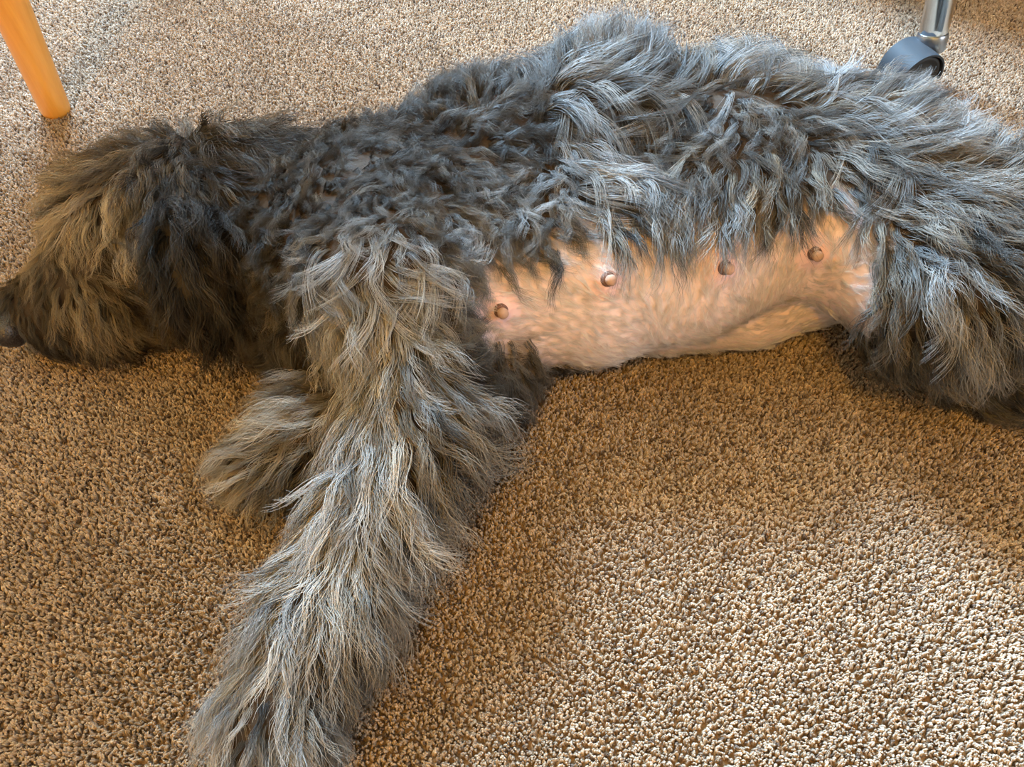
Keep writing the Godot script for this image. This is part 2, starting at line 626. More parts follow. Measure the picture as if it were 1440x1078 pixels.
# sow locks over a mesh: [vertices, normals, indices]; density in locks per square metre
func sow(net: Array, only: Array, density: float, fuzz: bool, buffers: Dictionary):
	var gp := PackedVector3Array()
	var gn := PackedVector3Array()
	var pick: Array = []
	for g in guides:
		if g[0] in only:
			gp.append(g[1])
			gn.append(g[2])
			pick.append(g)
	var count := pick.size()
	var verts: PackedVector3Array = net[0]
	var nrm: PackedVector3Array = net[1]
	var idx: PackedInt32Array = net[2]
	var nose: Vector3 = joints["nose_tip"][0]
	var eye: Vector3 = joints["eye_centre"][0]
	for t in idx.size() / 3:
		var a := verts[idx[t * 3]]
		var b := verts[idx[t * 3 + 1]]
		var c := verts[idx[t * 3 + 2]]
		var area := (b - a).cross(c - a).length() * 0.5
		var want := area * density
		var n := int(want) + (1 if rng.randf() < want - floorf(want) else 0)
		for k in n:
			var u := sqrt(rng.randf())
			var w := rng.randf()
			var p := a * (1.0 - u) + b * (u * (1.0 - w)) + c * (u * w)
			var m := (nrm[idx[t * 3]] * (1.0 - u) + nrm[idx[t * 3 + 1]] * (u * (1.0 - w)) + nrm[idx[t * 3 + 2]] * (u * w)).normalized()
			if p.y < 0.008 and m.y < -0.5:
				continue
			var open := bare(p)
			if fuzz:
				if open > 0.02:
					continue
				var by_teat := false
				for q in teats:
					if p.distance_to(q[0]) < 0.0085:
						by_teat = true
				if by_teat:
					continue
			elif open < 0.0 or (open < 0.012 and rng.randf() > open / 0.012):
				continue
			if not fuzz and p.distance_to(nose) < 0.019:
				continue
			if not fuzz and p.distance_to(eye) < 0.0125:
				continue
			# the nearest guides that face the same way decide
			var sum := 0.0
			var dir := Vector3.ZERO
			var length := 0.0
			var lift := 0.0
			var curl := 0.0
			var tone := 0.0
			var warm := 0.0
			var best := 0.0
			var coat := ""
			for i in count:
				var off := p - gp[i]
				var wt := 1.0 / (off.length_squared() + 0.00012)
				wt = wt * wt * maxf(0.08, m.dot(gn[i]))
				if wt < best * 0.004:
					continue
				var g: Array = pick[i]
				sum += wt
				dir += g[3] * wt
				length += g[4] * wt
				lift += g[5] * wt
				curl += g[6] * wt
				tone += g[7] * wt
				warm += g[8] * wt
				if wt > best:
					best = wt
					coat = g[0]
			length /= sum
			lift /= sum
			curl /= sum
			tone /= sum
			warm /= sum
			dir = dir.normalized()
			dir = (dir - m * dir.dot(m)).normalized()
			if not dir.is_finite() or dir.length_squared() < 0.5:
				dir = m.cross(Vector3(0, 0, 1)).normalized()
			# whorls: hair turns in the coat where it is curly
			var turn := swirl_noise.get_noise_3dv(p) * (0.3 + (2.6 if curl > 0.57 else 1.3) * curl * curl) + rng.randfn(0.0, 0.1 + 0.22 * curl)
			if fuzz:
				turn = swirl_noise.get_noise_3dv(p) * 0.6 + rng.randfn(0.0, 0.25)
			dir = dir.rotated(m, turn)
			var up := lift + rng.randfn(0.0, 0.1) + swirl_noise.get_noise_3dv(p * 1.3 + Vector3(3, 0, 0)) * 0.3 * (0.3 + curl)
			# keep hair out of the floor
			if p.y < 0.03:
				up = maxf(up, 0.1)
			var fwd := (dir * cos(up) + m * sin(up)).normalized()
			var tip_y := p.y + fwd.y * length
			if tip_y < 0.006:
				fwd.y = maxf(fwd.y, (0.006 - p.y) / length)
				fwd = fwd.normalized()
			var side := m.cross(fwd).normalized()
			var top := fwd.cross(side)
			var s := length / 0.05 * rng.randf_range(0.78, 1.15)
			var flip := -1.0 if rng.randf() < 0.5 else 1.0
			var kind: String
			var colour: Vector3
			if fuzz:
				kind = "fuzz%d" % rng.randi_range(0, 2)
				var edge := smoothstep(-0.012, 0.016, open)
				colour = Vector3(0.75, 0.67, 0.64).lerp(Vector3(0.26, 0.18, 0.11), edge) * rng.randf_range(0.85, 1.1)
			else:
				var v := tone_noise.get_noise_3dv(p)
				var tn := pow(clampf(tone * 0.95 + (v * 0.55 + rng.randfn(0.0, 0.15)) * (0.3 + tone), 0.0, 0.85 if curl > 0.42 else 1.0), 1.35)
				colour = hair_colour(tn, warm + 0.1 + tone_noise.get_noise_3dv(p + Vector3(7, 0, 0)) * 0.5 + rng.randfn(0.0, 0.1))
				if curl > 0.57:
					kind = "curly%d" % rng.randi_range(0, 5)
				elif curl > 0.42:
					kind = "arc%d" % rng.randi_range(0, 5)
				else:
					kind = "wavy%d" % rng.randi_range(0, 5)
			var key := coat + "/" + kind
			if not buffers.has(key):
				buffers[key] = PackedFloat32Array()
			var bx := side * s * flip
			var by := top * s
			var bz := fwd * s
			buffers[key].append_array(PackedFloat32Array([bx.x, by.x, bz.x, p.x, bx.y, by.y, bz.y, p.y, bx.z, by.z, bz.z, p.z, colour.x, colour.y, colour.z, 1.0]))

func coat_parts(buffers: Dictionary, locks: Dictionary, dog: Node3D):
	var parents := {}
	var keys := buffers.keys()
	keys.sort()
	for key in keys:
		var part: String = key.get_slice("/", 0)
		if not parents.has(part):
			var o := Node3D.new()
			o.name = part
			dog.add_child(o, true)
			parents[part] = o
		copies("lock", locks[key.get_slice("/", 1)], M.hair, buffers[key], parents[part])

# ------------------------------------------------------------------ the dog
func build_dog():
	skin_noise.seed = 2
	skin_noise.frequency = 45.0
	tone_noise.seed = 12
	tone_noise.frequency = 38.0
	tone_noise.fractal_octaves = 3
	swirl_noise.seed = 17
	swirl_noise.frequency = 22.0
	swirl_noise.fractal_octaves = 2
	var dog := Node3D.new()
	dog.name = "dog"
	add_child(dog)
	tag(dog, "shaggy grey and brown dog lying on its side with a bare pink belly", "dog")
	joint("spine_0", -0.1912, 0.068, -0.4877, 0.046)
	joint("spine_1", -0.1113, 0.085, -0.4521, 0.056)
	joint("spine_2", -0.0229, 0.092, -0.4901, 0.064)
	joint("spine_3", 0.0763, 0.096, -0.5235, 0.068)
	joint("spine_4", 0.1727, 0.096, -0.5027, 0.067)
	joint("spine_5", 0.2583, 0.096, -0.4768, 0.066)
	joint("spine_6", 0.3262, 0.086, -0.4138, 0.058)
	joint("spine_7", 0.3873, 0.076, -0.3661, 0.054)
	joint("belly_0", -0.1565, 0.066, -0.4307, 0.05)
	joint("breast_front", -0.1708, 0.05, -0.4003, 0.036)
	joint("breast_low", -0.1364, 0.045, -0.3771, 0.034)
	joint("belly_1", -0.086, 0.085, -0.4171, 0.068)
	joint("belly_2", -0.0109, 0.072, -0.4149, 0.06)
	joint("belly_3", 0.0549, 0.072, -0.4202, 0.064)
	joint("belly_4", 0.1309, 0.083, -0.429, 0.058)
	joint("belly_5", 0.198, 0.091, -0.4488, 0.054)
	joint("belly_6", 0.2544, 0.093, -0.457, 0.052)
	joint("fold_0", 0.046, 0.034, -0.416, 0.028)
	joint("fold_1", 0.1199, 0.032, -0.4056, 0.029)
	joint("fold_2", 0.195, 0.033, -0.4123, 0.029)
	joint("fold_3", 0.248, 0.04, -0.4276, 0.027)
	joint("fold_4", 0.3037, 0.05, -0.4547, 0.022)
	joint("neck", -0.223, 0.068, -0.4707, 0.056)
	joint("skull", -0.2798, 0.072, -0.4832, 0.05)
	joint("brow", -0.3117, 0.076, -0.4702, 0.037)
	joint("cheek", -0.2856, 0.052, -0.4382, 0.04)
	joint("muzzle_back", -0.3235, 0.05, -0.4245, 0.031)
	joint("muzzle_front", -0.3653, 0.048, -0.402, 0.024)
	joint("jaw_back", -0.3363, 0.038, -0.4125, 0.026)
	joint("jaw_front", -0.3672, 0.034, -0.4009, 0.017)
	joint("shoulder", -0.0839, 0.12, -0.3584, 0.042)
	joint("elbow", -0.0608, 0.085, -0.2894, 0.034)
	joint("wrist", -0.113, 0.05, -0.1505, 0.021)
	joint("paw", -0.131, 0.036, -0.1025, 0.023)
	joint("toes", -0.1364, 0.028, -0.0885, 0.021)
	joint("under_shoulder", -0.0642, 0.06, -0.3785, 0.045)
	joint("under_elbow", -0.0215, 0.038, -0.3516, 0.03)
	joint("under_wrist", -0.1375, 0.034, -0.2951, 0.024)
	joint("under_paw", -0.1756, 0.028, -0.2729, 0.021)
	joint("hip", 0.2848, 0.106, -0.4277, 0.06)
	joint("knee", 0.2989, 0.105, -0.3726, 0.052)
	joint("hock", 0.3965, 0.085, -0.3637, 0.038)
	joint("hind_foot", 0.5259, 0.04, -0.4183, 0.028)
	joint("under_hip", 0.3242, 0.05, -0.4646, 0.05)
	joint("under_knee", 0.3475, 0.04, -0.3812, 0.036)
	joint("under_hock", 0.4318, 0.034, -0.3512, 0.03)
	joint("under_hind_foot", 0.5028, 0.03, -0.3475, 0.026)
	joint("tail_root", 0.4584, 0.06, -0.4226, 0.03)
	joint("tail_tip", 0.6005, 0.04, -0.5674, 0.018)
	joint("ear_root", -0.2522, 0.118, -0.4613, 0.013)
	joint("ear_upper", -0.2303, 0.122, -0.4045, 0.019)
	joint("ear_middle", -0.2238, 0.1, -0.3807, 0.02)
	joint("ear_tip", -0.2248, 0.075, -0.3656, 0.012)
	joint("nose_tip", -0.3867, 0.048, -0.3867, 0.01)
	joint("eye_centre", -0.3198, 0.0955, -0.4195, 0.01)
	var bones: Array = []
	for pair in [["spine_0", "spine_1"], ["spine_1", "spine_2"], ["spine_2", "spine_3"], ["spine_3", "spine_4"], ["spine_4", "spine_5"], ["spine_5", "spine_6"], ["spine_6", "spine_7"], ["belly_0", "belly_1"], ["belly_1", "belly_2"], ["belly_2", "belly_3"], ["belly_3", "belly_4"], ["belly_4", "belly_5"], ["belly_5", "belly_6"], ["belly_6", "spine_5"], ["spine_1", "belly_1"], ["spine_2", "belly_2"], ["spine_3", "belly_3"], ["spine_4", "belly_4"], ["spine_0", "belly_0"], ["spine_0", "neck"], ["belly_0", "neck"], ["belly_0", "breast_front"], ["breast_front", "breast_low"], ["breast_low", "belly_1"], ["neck", "skull"], ["skull", "brow"], ["neck", "cheek"], ["cheek", "muzzle_back"], ["brow", "muzzle_back"], ["muzzle_back", "muzzle_front"], ["cheek", "jaw_back"], ["jaw_back", "jaw_front"], ["spine_1", "shoulder"], ["belly_1", "shoulder"], ["shoulder", "elbow"], ["elbow", "wrist"], ["wrist", "paw"], ["paw", "toes"], ["belly_1", "under_shoulder"], ["under_shoulder", "under_elbow"], ["under_elbow", "under_wrist"], ["under_wrist", "under_paw"], ["spine_6", "hip"], ["hip", "knee"], ["knee", "hock"], ["hock", "hind_foot"], ["spine_5", "under_hip"], ["under_hip", "under_knee"], ["under_knee", "under_hock"], ["under_hock", "under_hind_foot"], ["spine_7", "tail_root"], ["tail_root", "tail_tip"]]:
		bones.append(capsule(pair[0], pair[1]))
	for pair in [["fold_0", "fold_1"], ["fold_1", "fold_2"], ["fold_2", "fold_3"], ["fold_3", "fold_4"]]:
		bones.append(capsule(pair[0], pair[1], 0.006))
	bare_zones.append([Vector3(0.0474, 0.0835, -0.3452), Vector3(0.133, 0.0324, -0.376), 0.034])
	bare_zones.append([Vector3(0.1551, 0.0355, -0.3793), Vector3(0.2443, 0.0466, -0.3974), 0.03])
	bare_zones.append([Vector3(0.233, 0.0609, -0.392), Vector3(0.2383, 0.1153, -0.3615), 0.02])
	bare_zones.append([Vector3(0.1618, 0.0907, -0.3667), Vector3(0.23, 0.1041, -0.3748), 0.034])
	bare_zones.append([Vector3(-0.0073, 0.106, -0.3517), Vector3(0.0626, 0.1197, -0.362), 0.026])
	bare_zones.append([Vector3(0.0628, 0.1139, -0.3576), Vector3(0.1373, 0.1096, -0.3649), 0.042])
	bare_zones.append([Vector3(0.1373, 0.1096, -0.3649), Vector3(0.2159, 0.1113, -0.3885), 0.038])
	bare_zones.append([Vector3(0.0495, 0.0897, -0.3464), Vector3(0.123, 0.0757, -0.3583), 0.03])
	bare_zones.append([Vector3(0.1436, 0.0769, -0.3606), Vector3(0.2316, 0.0978, -0.3725), 0.024])
	bare_zones.append([Vector3(0.0519, 0.012, -0.3895), Vector3(0.1381, 0.012, -0.3866), 0.034])
	bare_zones.append([Vector3(0.1381, 0.012, -0.3866), Vector3(0.236, 0.012, -0.4136), 0.034])
	teats.append([Vector3(-0.008, 0.1066, -0.3485), Vector3(0.0912, 0.4534, 0.8866)])
	teats.append([Vector3(0.0638, 0.1231, -0.361), Vector3(0.1014, 0.6484, 0.7545)])
	teats.append([Vector3(0.1431, 0.1246, -0.3705), Vector3(0.1743, 0.5718, 0.8016)])
	teats.append([Vector3(0.2106, 0.1198, -0.3897), Vector3(-0.1253, 0.4162, 0.9006)])
	for q in teats:
		bones.append([q[0] - q[1] * 0.006, 0.011, q[0] - q[1] * 0.0075, 0.011, 0.012])
	var net := surface_net(bones, 0.0075, 0.003)
	var verts: PackedVector3Array = net[0]
	var col := PackedColorArray()
	col.resize(verts.size())
	for i in verts.size():
		var p := verts[i]
		var k := 1.0 - smoothstep(-0.004, 0.014, bare(p))
		var mottle := skin_noise.get_noise_3dv(p * 1.7) * 0.5 + 0.5
		var pink := Vector3(0.68, 0.49, 0.48).lerp(Vector3(0.75, 0.59, 0.56), mottle)
		var near := 9.0
		for q in teats:
			near = minf(near, p.distance_to(q[0]))
		pink = pink.lerp(Vector3(0.65, 0.36, 0.35), 0.6 * (1.0 - smoothstep(0.006, 0.022, near)))
		var c := Vector3(0.04, 0.029, 0.021).lerp(pink, k)
		col[i] = Color(c.x, c.y, c.z)
	put("body", array_mesh(verts, net[1], net[2], col), M.skin, dog)
	# nipples: a little stub with a rounded crown in a shallow collar
	for q in teats:
		var a: Vector3 = q[0] + q[1] * 0.0022
		var b: Vector3 = a + (q[1] + Vector3(0.25, -0.1, 0.0)).normalized() * 0.0085
		var crown := put("nipple", lathe(a, b, [[0.1, 0.0036], [0.32, 0.0034], [0.6, 0.0039], [0.8, 0.0037], [0.93, 0.0027], [1.0, 0.001]], 20), M.nipple, dog)
		put("collar", lathe(a, b, [[0.0, 0.0054], [0.2, 0.005], [0.32, 0.0045], [0.38, 0.0038], [0.34, 0.003]], 20), M.collar, crown)
	# nose leather, with nostril wings
	var np: Vector3 = joints["nose_tip"][0]
	var nose := surface_net([[np + Vector3(0, 0.002, -0.008), 0.012, np + Vector3(0.0, -0.001, 0.008), 0.012, 0.01], [np + Vector3(-0.005, -0.004, -0.007), 0.0075, np + Vector3(0.006, -0.006, -0.009), 0.005, 0.004], [np + Vector3(-0.005, -0.005, 0.008), 0.0075, np + Vector3(0.006, -0.008, 0.011), 0.005, 0.004], [np + Vector3(-0.006, -0.012, 0.001), 0.004, np + Vector3(0.004, -0.016, 0.001), 0.004, 0.004]], 0.0022, 0.003)
	put("nose", array_mesh(nose[0], nose[1], nose[2]), M.nose, dog)
	var ball := SphereMesh.new()
	ball.radius = 0.0095
	ball.height = 0.019
	ball.radial_segments = 24
	ball.rings = 12
	put("eye", ball, M.eye, dog).position = joints["eye_centre"][0]
	# the ear flap that hangs over the cheek
	var ear := surface_net([capsule("ear_root", "ear_upper", 0.012), capsule("ear_upper", "ear_middle", 0.012), capsule("ear_middle", "ear_tip", 0.012)], 0.005, 0.003)
	var ear_col := PackedColorArray()
	ear_col.resize(ear[0].size())
	ear_col.fill(Color(0.035, 0.024, 0.017))
	put("ear", array_mesh(ear[0], ear[1], ear[2], ear_col), M.skin, dog)
	# the coat
	guide("head_fur", -0.2692, 0.1211, -0.5159, -0.0356, 0.8207, -0.5703, -0.3809, -0.5387, -0.7515, 40, 22, 0.35, 0.405, 0.55)
	guide("head_fur", -0.2298, 0.1373, -0.486, -0.0665, 0.9749, -0.2127, 0.913, 0.1455, 0.3811, 60, 10, 0.25, 0.215, 0.55)
	guide("head_fur", -0.2055, 0.1376, -0.4755, 0.1554, 0.9861, -0.058, 0.9815, -0.1475, 0.1221, 50, 12, 0.3, 0.12, 0.55)
	guide("head_fur", -0.2447, 0.1353, -0.487, -0.1411, 0.9721, -0.1873, 0.7022, 0.2317, 0.6733, 55, 9, 0.25, 0.291, 0.55)
	guide("head_fur", -0.2666, 0.1316, -0.4894, -0.1068, 0.9806, -0.1644, -0.2627, 0.1317, 0.9559, 50, 10, 0.3, 0.481, 0.55)
	guide("head_fur", -0.2496, 0.1343, -0.4632, -0.2136, 0.9629, 0.1649, 0.1294, -0.1394, 0.9817, 48, 9, 0.3, 0.253, 0.5)
	guide("head_fur", -0.2948, 0.1227, -0.5037, -0.2711, 0.8891, -0.3687, -0.755, -0.434, -0.4916, 46, 18, 0.35, 0.519, 0.6)
	guide("head_fur", -0.2977, 0.1268, -0.4836, -0.1878, 0.9792, -0.0764, -0.5373, -0.0373, 0.8425, 50, 16, 0.35, 0.557, 0.65)
	guide("head_fur", -0.3181, 0.1232, -0.4731, -0.2598, 0.9656, -0.0038, -0.9276, -0.2485, 0.279, 46, 22, 0.4, 0.633, 0.7)
	guide("head_fur", -0.3339, 0.1147, -0.4603, -0.5283, 0.8166, 0.2324, -0.849, -0.5109, -0.1347, 42, 20, 0.4, 0.975, 0.7)
	guide("head_fur", -0.3376, 0.1063, -0.4485, -0.5849, 0.7031, 0.4044, -0.6988, -0.6899, 0.1889, 42, 22, 0.4, 1.089, 0.7)
	guide("head_fur", -0.3522, 0.0885, -0.4434, -0.7996, 0.5949, 0.0819, -0.5161, -0.7505, 0.4127, 34, 18, 0.4, 1.089, 0.7)
	guide("head_fur", -0.312, 0.1118, -0.4382, -0.1768, 0.8408, 0.5117, -0.1136, -0.5338, 0.8379, 42, 22, 0.4, 1.013, 0.65)
	guide("head_fur", -0.2915, 0.1113, -0.4326, -0.0958, 0.8769, 0.471, 0.1707, -0.4517, 0.8757, 40, 20, 0.35, 0.861, 0.6)
	guide("head_fur", -0.2758, 0.1174, -0.4397, -0.197, 0.8591, 0.4723, 0.0672, -0.4688, 0.8807, 42, 12, 0.3, 0.519, 0.6)
	guide("head_fur", -0.2752, 0.1271, -0.46, -0.2328, 0.9261, 0.2969, -0.2713, -0.355, 0.8946, 46, 10, 0.3, 0.481, 0.55)
	guide("head_fur", -0.2629, 0.1272, -0.4501, -0.2949, 0.8772, 0.3788, 0.3828, -0.2548, 0.888, 45, 8, 0.3, 0.139, 0.45)
	guide("head_fur", -0.349, 0.0884, -0.4211, -0.5313, 0.8347, 0.1447, 0.2769, 0.0097, 0.9609, 28, 14, 0.35, 0.69, 0.85)
	guide("head_fur", -0.2429, 0.1206, -0.4284, -0.2292, 0.7672, 0.599, 0.3306, -0.5175, 0.7893, 45, 10, 0.3, 0.12, 0.7)
	guide("head_fur", -0.2258, 0.1022, -0.407, -0.1853, 0.5167, 0.8359, 0.3003, -0.7802, 0.5488, 45, 12, 0.4, 0.082, 0.7)
	guide("head_fur", -0.3182, 0.0965, -0.4121, -0.1543, 0.8648, 0.4778, 0.9332, -0.0312, 0.3579, 26, 5, 0.15, 0.08, 0.8)
	guide("head_fur", -0.3045, 0.0992, -0.4139, -0.0741, 0.8486, 0.5238, 0.9841, -0.0227, 0.1759, 34, 5, 0.15, 0.101, 0.8)
	guide("head_fur", -0.2912, 0.0926, -0.4043, 0.0042, 0.7358, 0.6772, 0.9951, -0.0701, 0.0701, 56, 8, 0.2, 0.405, 0.9)
	guide("head_fur", -0.2715, 0.0851, -0.3985, 0.1054, 0.5583, 0.8229, 0.889, -0.4237, 0.1735, 50, 10, 0.25, 0.405, 0.95)
	guide("head_fur", -0.261, 0.0577, -0.3912, 0.301, 0.0648, 0.9514, 0.3324, -0.9423, -0.041, 45, 14, 0.35, 0.177, 0.8)
	guide("head_fur", -0.3344, 0.0855, -0.3981, -0.1631, 0.8353, 0.5251, 0.2995, -0.4652, 0.833, 36, 11, 0.3, 0.519, 1)
	guide("head_fur", -0.3487, 0.0823, -0.3998, -0.3008, 0.8601, 0.4121, 0.0765, -0.4089, 0.9093, 24, 12, 0.3, 0.481, 1)
	guide("head_fur", -0.3586, 0.074, -0.3909, -0.2446, 0.8128, 0.5287, 0.2611, -0.47, 0.8432, 16, 8, 0.2, 0.215, 0.9)
	guide("head_fur", -0.3223, 0.0733, -0.3844, 0.0698, 0.5803, 0.8114, 0.2447, -0.7985, 0.5501, 44, 11, 0.3, 0.557, 1)
	guide("head_fur", -0.3398, 0.071, -0.383, -0.0851, 0.6164, 0.7828, 0.1918, -0.7609, 0.6199, 36, 10, 0.25, 0.557, 1)
	guide("head_fur", -0.3094, 0.0644, -0.3817, 0.2094, 0.3669, 0.9064, -0.0532, -0.9213, 0.3853, 44, 12, 0.3, 0.291, 0.95)
	guide("head_fur", -0.2881, 0.053, -0.3846, 0.2588, 0.0525, 0.9645, 0.4715, -0.8784, -0.0787, 46, 12, 0.3, 0.462, 0.95)
	guide("head_fur", -0.358, 0.0526, -0.3743, -0.0373, 0.2799, 0.9593, 0.4288, -0.8626, 0.2684, 22, 7, 0.2, 0.08, 0.7)
	guide("head_fur", -0.3375, 0.0434, -0.3728, 0.0318, 0.026, 0.9992, 0.3704, -0.9288, 0.0123, 38, 8, 0.25, 0.08, 0.7)
	guide("head_fur", -0.3114, 0.0322, -0.379, 0.3263, -0.2646, 0.9075, 0.084, -0.9481, -0.3066, 42, 8, 0.3, 0.08, 0.7)
	guide("body_fur", -0.1945, 0.1357, -0.4655, 0.1864, 0.9818, 0.0351, 0.9761, -0.1891, 0.1074, 29.52, 22, 0.6, 0.1088, 0.5)
	guide("body_fur", -0.1914, 0.1254, -0.4229, -0.1825, 0.9065, 0.3807, 0.55, -0.2268, 0.8037, 27.88, 22, 0.6, 0.0884, 0.5)
	guide("body_fur", -0.1947, 0.0938, -0.3831, -0.5029, 0.6417, 0.579, 0.2002, -0.5652, 0.8003, 29.52, 22, 0.6, 0.0884, 0.5)
	guide("body_fur", -0.2278, 0.0463, -0.3976, -0.4161, -0.2825, 0.8643, -0.2813, -0.8639, -0.4178, 36, 18, 0.5, 0.0816, 0.5)
	guide("body_fur", -0.1709, 0.1351, -0.4501, -0.3567, 0.934, -0.0179, 0.5462, 0.2241, 0.8072, 27.88, 35, 0.8, 0.136, 0.45)
	guide("body_fur", -0.1566, 0.1263, -0.3858, -0.7094, 0.5593, 0.429, -0.3911, -0.8186, 0.4206, 29.52, 30, 0.8, 0.204, 0.3)
	guide("body_fur", -0.1609, 0.0926, -0.3638, -0.4346, 0.5103, 0.7421, -0.3107, -0.8584, 0.4083, 32.8, 22, 0.6, 0.2244, 0.45)
	guide("body_fur", -0.1464, 0.0759, -0.345, -0.249, 0.5198, 0.8172, -0.0038, -0.8443, 0.5359, 44, 16, 0.5, 0.1904, 0.55)
	guide("body_fur", -0.1746, 0.0718, -0.3549, -0.4225, 0.4242, 0.801, -0.3329, -0.8946, 0.2982, 44, 16, 0.5, 0.1836, 0.55)
	guide("body_fur", -0.1262, 0.1597, -0.3911, -0.5668, 0.8145, 0.1235, 0.3603, 0.1103, 0.9263, 27.88, 32, 0.85, 0.1768, 0.3)
	guide("body_fur", -0.1072, 0.1666, -0.4374, -0.2142, 0.9599, -0.1808, 0.8949, 0.1187, -0.4301, 27.88, 30, 0.8, 0.1632, 0.35)
	guide("body_fur", -0.0845, 0.1494, -0.4892, -0.1951, 0.906, -0.3757, 0.0636, -0.3706, -0.9266, 31.16, 42, 0.7, 0.1768, 0.3)
	guide("body_fur", -0.0518, 0.1626, -0.4876, -0.3171, 0.9484, 0.0033, 0.3262, 0.1123, -0.9386, 31.16, 42, 0.7, 0.1738, 0.3)
	guide("body_fur", -0.0851, 0.1738, -0.3749, -0.0161, 0.9882, -0.1521, 0.3983, 0.1459, 0.9056, 27.88, 34, 0.9, 0.1632, 0.3)
	guide("body_fur", -0.0574, 0.1658, -0.4195, 0.33, 0.9434, -0.0327, 0.7808, -0.2533, 0.5711, 29.52, 34, 0.9, 0.102, 0.25)
	guide("body_fur", -0.0582, 0.1685, -0.3676, 0.4431, 0.8946, -0.0583, 0.2051, -0.0378, 0.978, 29.52, 30, 0.85, 0.204, 0.3)
	guide("body_fur", -0.033, 0.1485, -0.383, 0.6359, 0.7606, 0.1311, 0.2821, -0.3871, 0.8778, 31.16, 26, 0.8, 0.5381, 0)
	guide("body_fur", -0.0208, 0.1676, -0.4976, -0.0133, 0.9963, -0.0852, 0.0786, -0.0839, -0.9934, 34.44, 42, 0.6, 0.222, 0.2)
	guide("body_fur", 0, 0.1607, -0.4651, 0.2149, 0.9179, 0.3335, 0.8672, -0.0223, -0.4974, 31.16, 34, 0.8, 0.1078, 0.2)
	guide("body_fur", -0.1524, 0.1449, -0.4458, -0.5469, 0.8356, -0.052, 0.6921, 0.4861, 0.5336, 26.24, 18, 0.7, 0.136, 0.4)
	guide("body_fur", -0.1175, 0.1653, -0.4041, -0.3841, 0.9217, 0.054, 0.7624, 0.2835, 0.5817, 26.24, 18, 0.8, 0.17, 0.3)
	guide("body_fur", -0.0765, 0.17, -0.4254, 0.1028, 0.9871, -0.1227, 0.9332, -0.1384, -0.3317, 26.24, 20, 0.8, 0.1632, 0.3)
	guide("body_fur", -0.0403, 0.1598, -0.4582, -0.0664, 0.9743, 0.2152, 0.9955, 0.0793, -0.0521, 27.88, 20, 0.8, 0.1704, 0.25)
	guide("body_fur", -0.0148, 0.1515, -0.4299, 0.1652, 0.967, 0.1942, 0.2753, -0.2342, 0.9324, 31.16, 30, 0.85, 0.314, 0.05)
	guide("body_fur", 0.0149, 0.1476, -0.4271, 0.002, 0.9909, 0.1346, 0.2098, -0.132, 0.9688, 31.16, 26, 0.8, 0.4359, 0.05)
	guide("body_fur", -0.0048, 0.1405, -0.3917, 0.115, 0.9304, 0.348, 0.3499, -0.3658, 0.8624, 34.44, 22, 0.7, 0.4194, 0.1)
	guide("body_fur", 0.0241, 0.1394, -0.3894, -0.0589, 0.9164, 0.3959, 0.2158, -0.3755, 0.9013, 34.44, 20, 0.6, 0.2665, 0.4)
	guide("body_fur", 0.0215, 0.1626, -0.5232, -0.2699, 0.9491, -0.1622, 0.391, -0.0459, -0.9192, 44, 36, 0.5, 0.288, 0.15)
	guide("body_fur", 0.0414, 0.1654, -0.4921, -0.2086, 0.9422, 0.2621, 0.7373, -0.0246, 0.6752, 48, 22, 0.45, 0.4565, 0)
	guide("body_fur", 0.0508, 0.1552, -0.4604, -0.1102, 0.9533, 0.2813, 0.688, -0.1311, 0.7138, 48, 20, 0.45, 0.4901, 0)
	guide("body_fur", 0.0688, 0.1754, -0.5262, -0.0936, 0.995, -0.0336, 0.2583, -0.0083, -0.966, 48, 36, 0.4, 0.3644, 0.1)
	guide("body_fur", 0.0957, 0.1739, -0.5286, 0.1711, 0.9821, -0.0791, 0.3579, -0.1367, -0.9237, 48, 34, 0.4, 0.3801, 0.1)
	guide("body_fur", 0.0822, 0.1681, -0.4882, 0.0387, 0.9274, 0.3722, 0.9927, -0.0784, 0.0921, 44, 26, 0.5, 0.356, 0.15)
	guide("body_fur", 0.092, 0.1578, -0.4691, 0.1124, 0.8887, 0.4446, 0.3183, -0.456, 0.8311, 29.52, 26, 0.6, 0.0905, 0.5)
	guide("body_fur", 0.1225, 0.1685, -0.5233, 0.1045, 0.9883, -0.111, 0.4544, -0.1467, -0.8786, 46, 32, 0.45, 0.3959, 0.1)
	guide("body_fur", 0.1175, 0.158, -0.4689, -0.1549, 0.9538, 0.2576, 0.0145, -0.2585, 0.9659, 31.16, 26, 0.6, 0.1697, 0.3)
	guide("body_fur", 0.1429, 0.1674, -0.4807, -0.2315, 0.9388, 0.2549, -0.2402, -0.3091, 0.9202, 32.8, 26, 0.6, 0.392, 0.15)
	guide("body_fur", 0.0641, 0.1496, -0.4246, 0.0471, 0.9899, 0.1334, 0.8428, -0.111, 0.5266, 50, 18, 0.4, 0.5379, 0)
	guide("body_fur", 0.0828, 0.1452, -0.4077, 0.0159, 0.9638, 0.2662, 0.4936, -0.2391, 0.8362, 50, 15, 0.35, 0.4039, 0.25)
	guide("body_fur", 0.1071, 0.1483, -0.4114, -0.1353, 0.955, 0.2638, 0.0946, -0.2526, 0.9629, 50, 15, 0.35, 0.4114, 0.25)
	guide("body_fur", 0.1362, 0.1514, -0.415, 0.0311, 0.9644, 0.2627, -0.1748, -0.2535, 0.9514, 50, 15, 0.35, 0.4508, 0.15)
	guide("body_fur", 0.1546, 0.1541, -0.4266, 0.0269, 0.9518, 0.3054, -0.4336, -0.2642, 0.8615, 46, 15, 0.35, 0.294, 0.6)
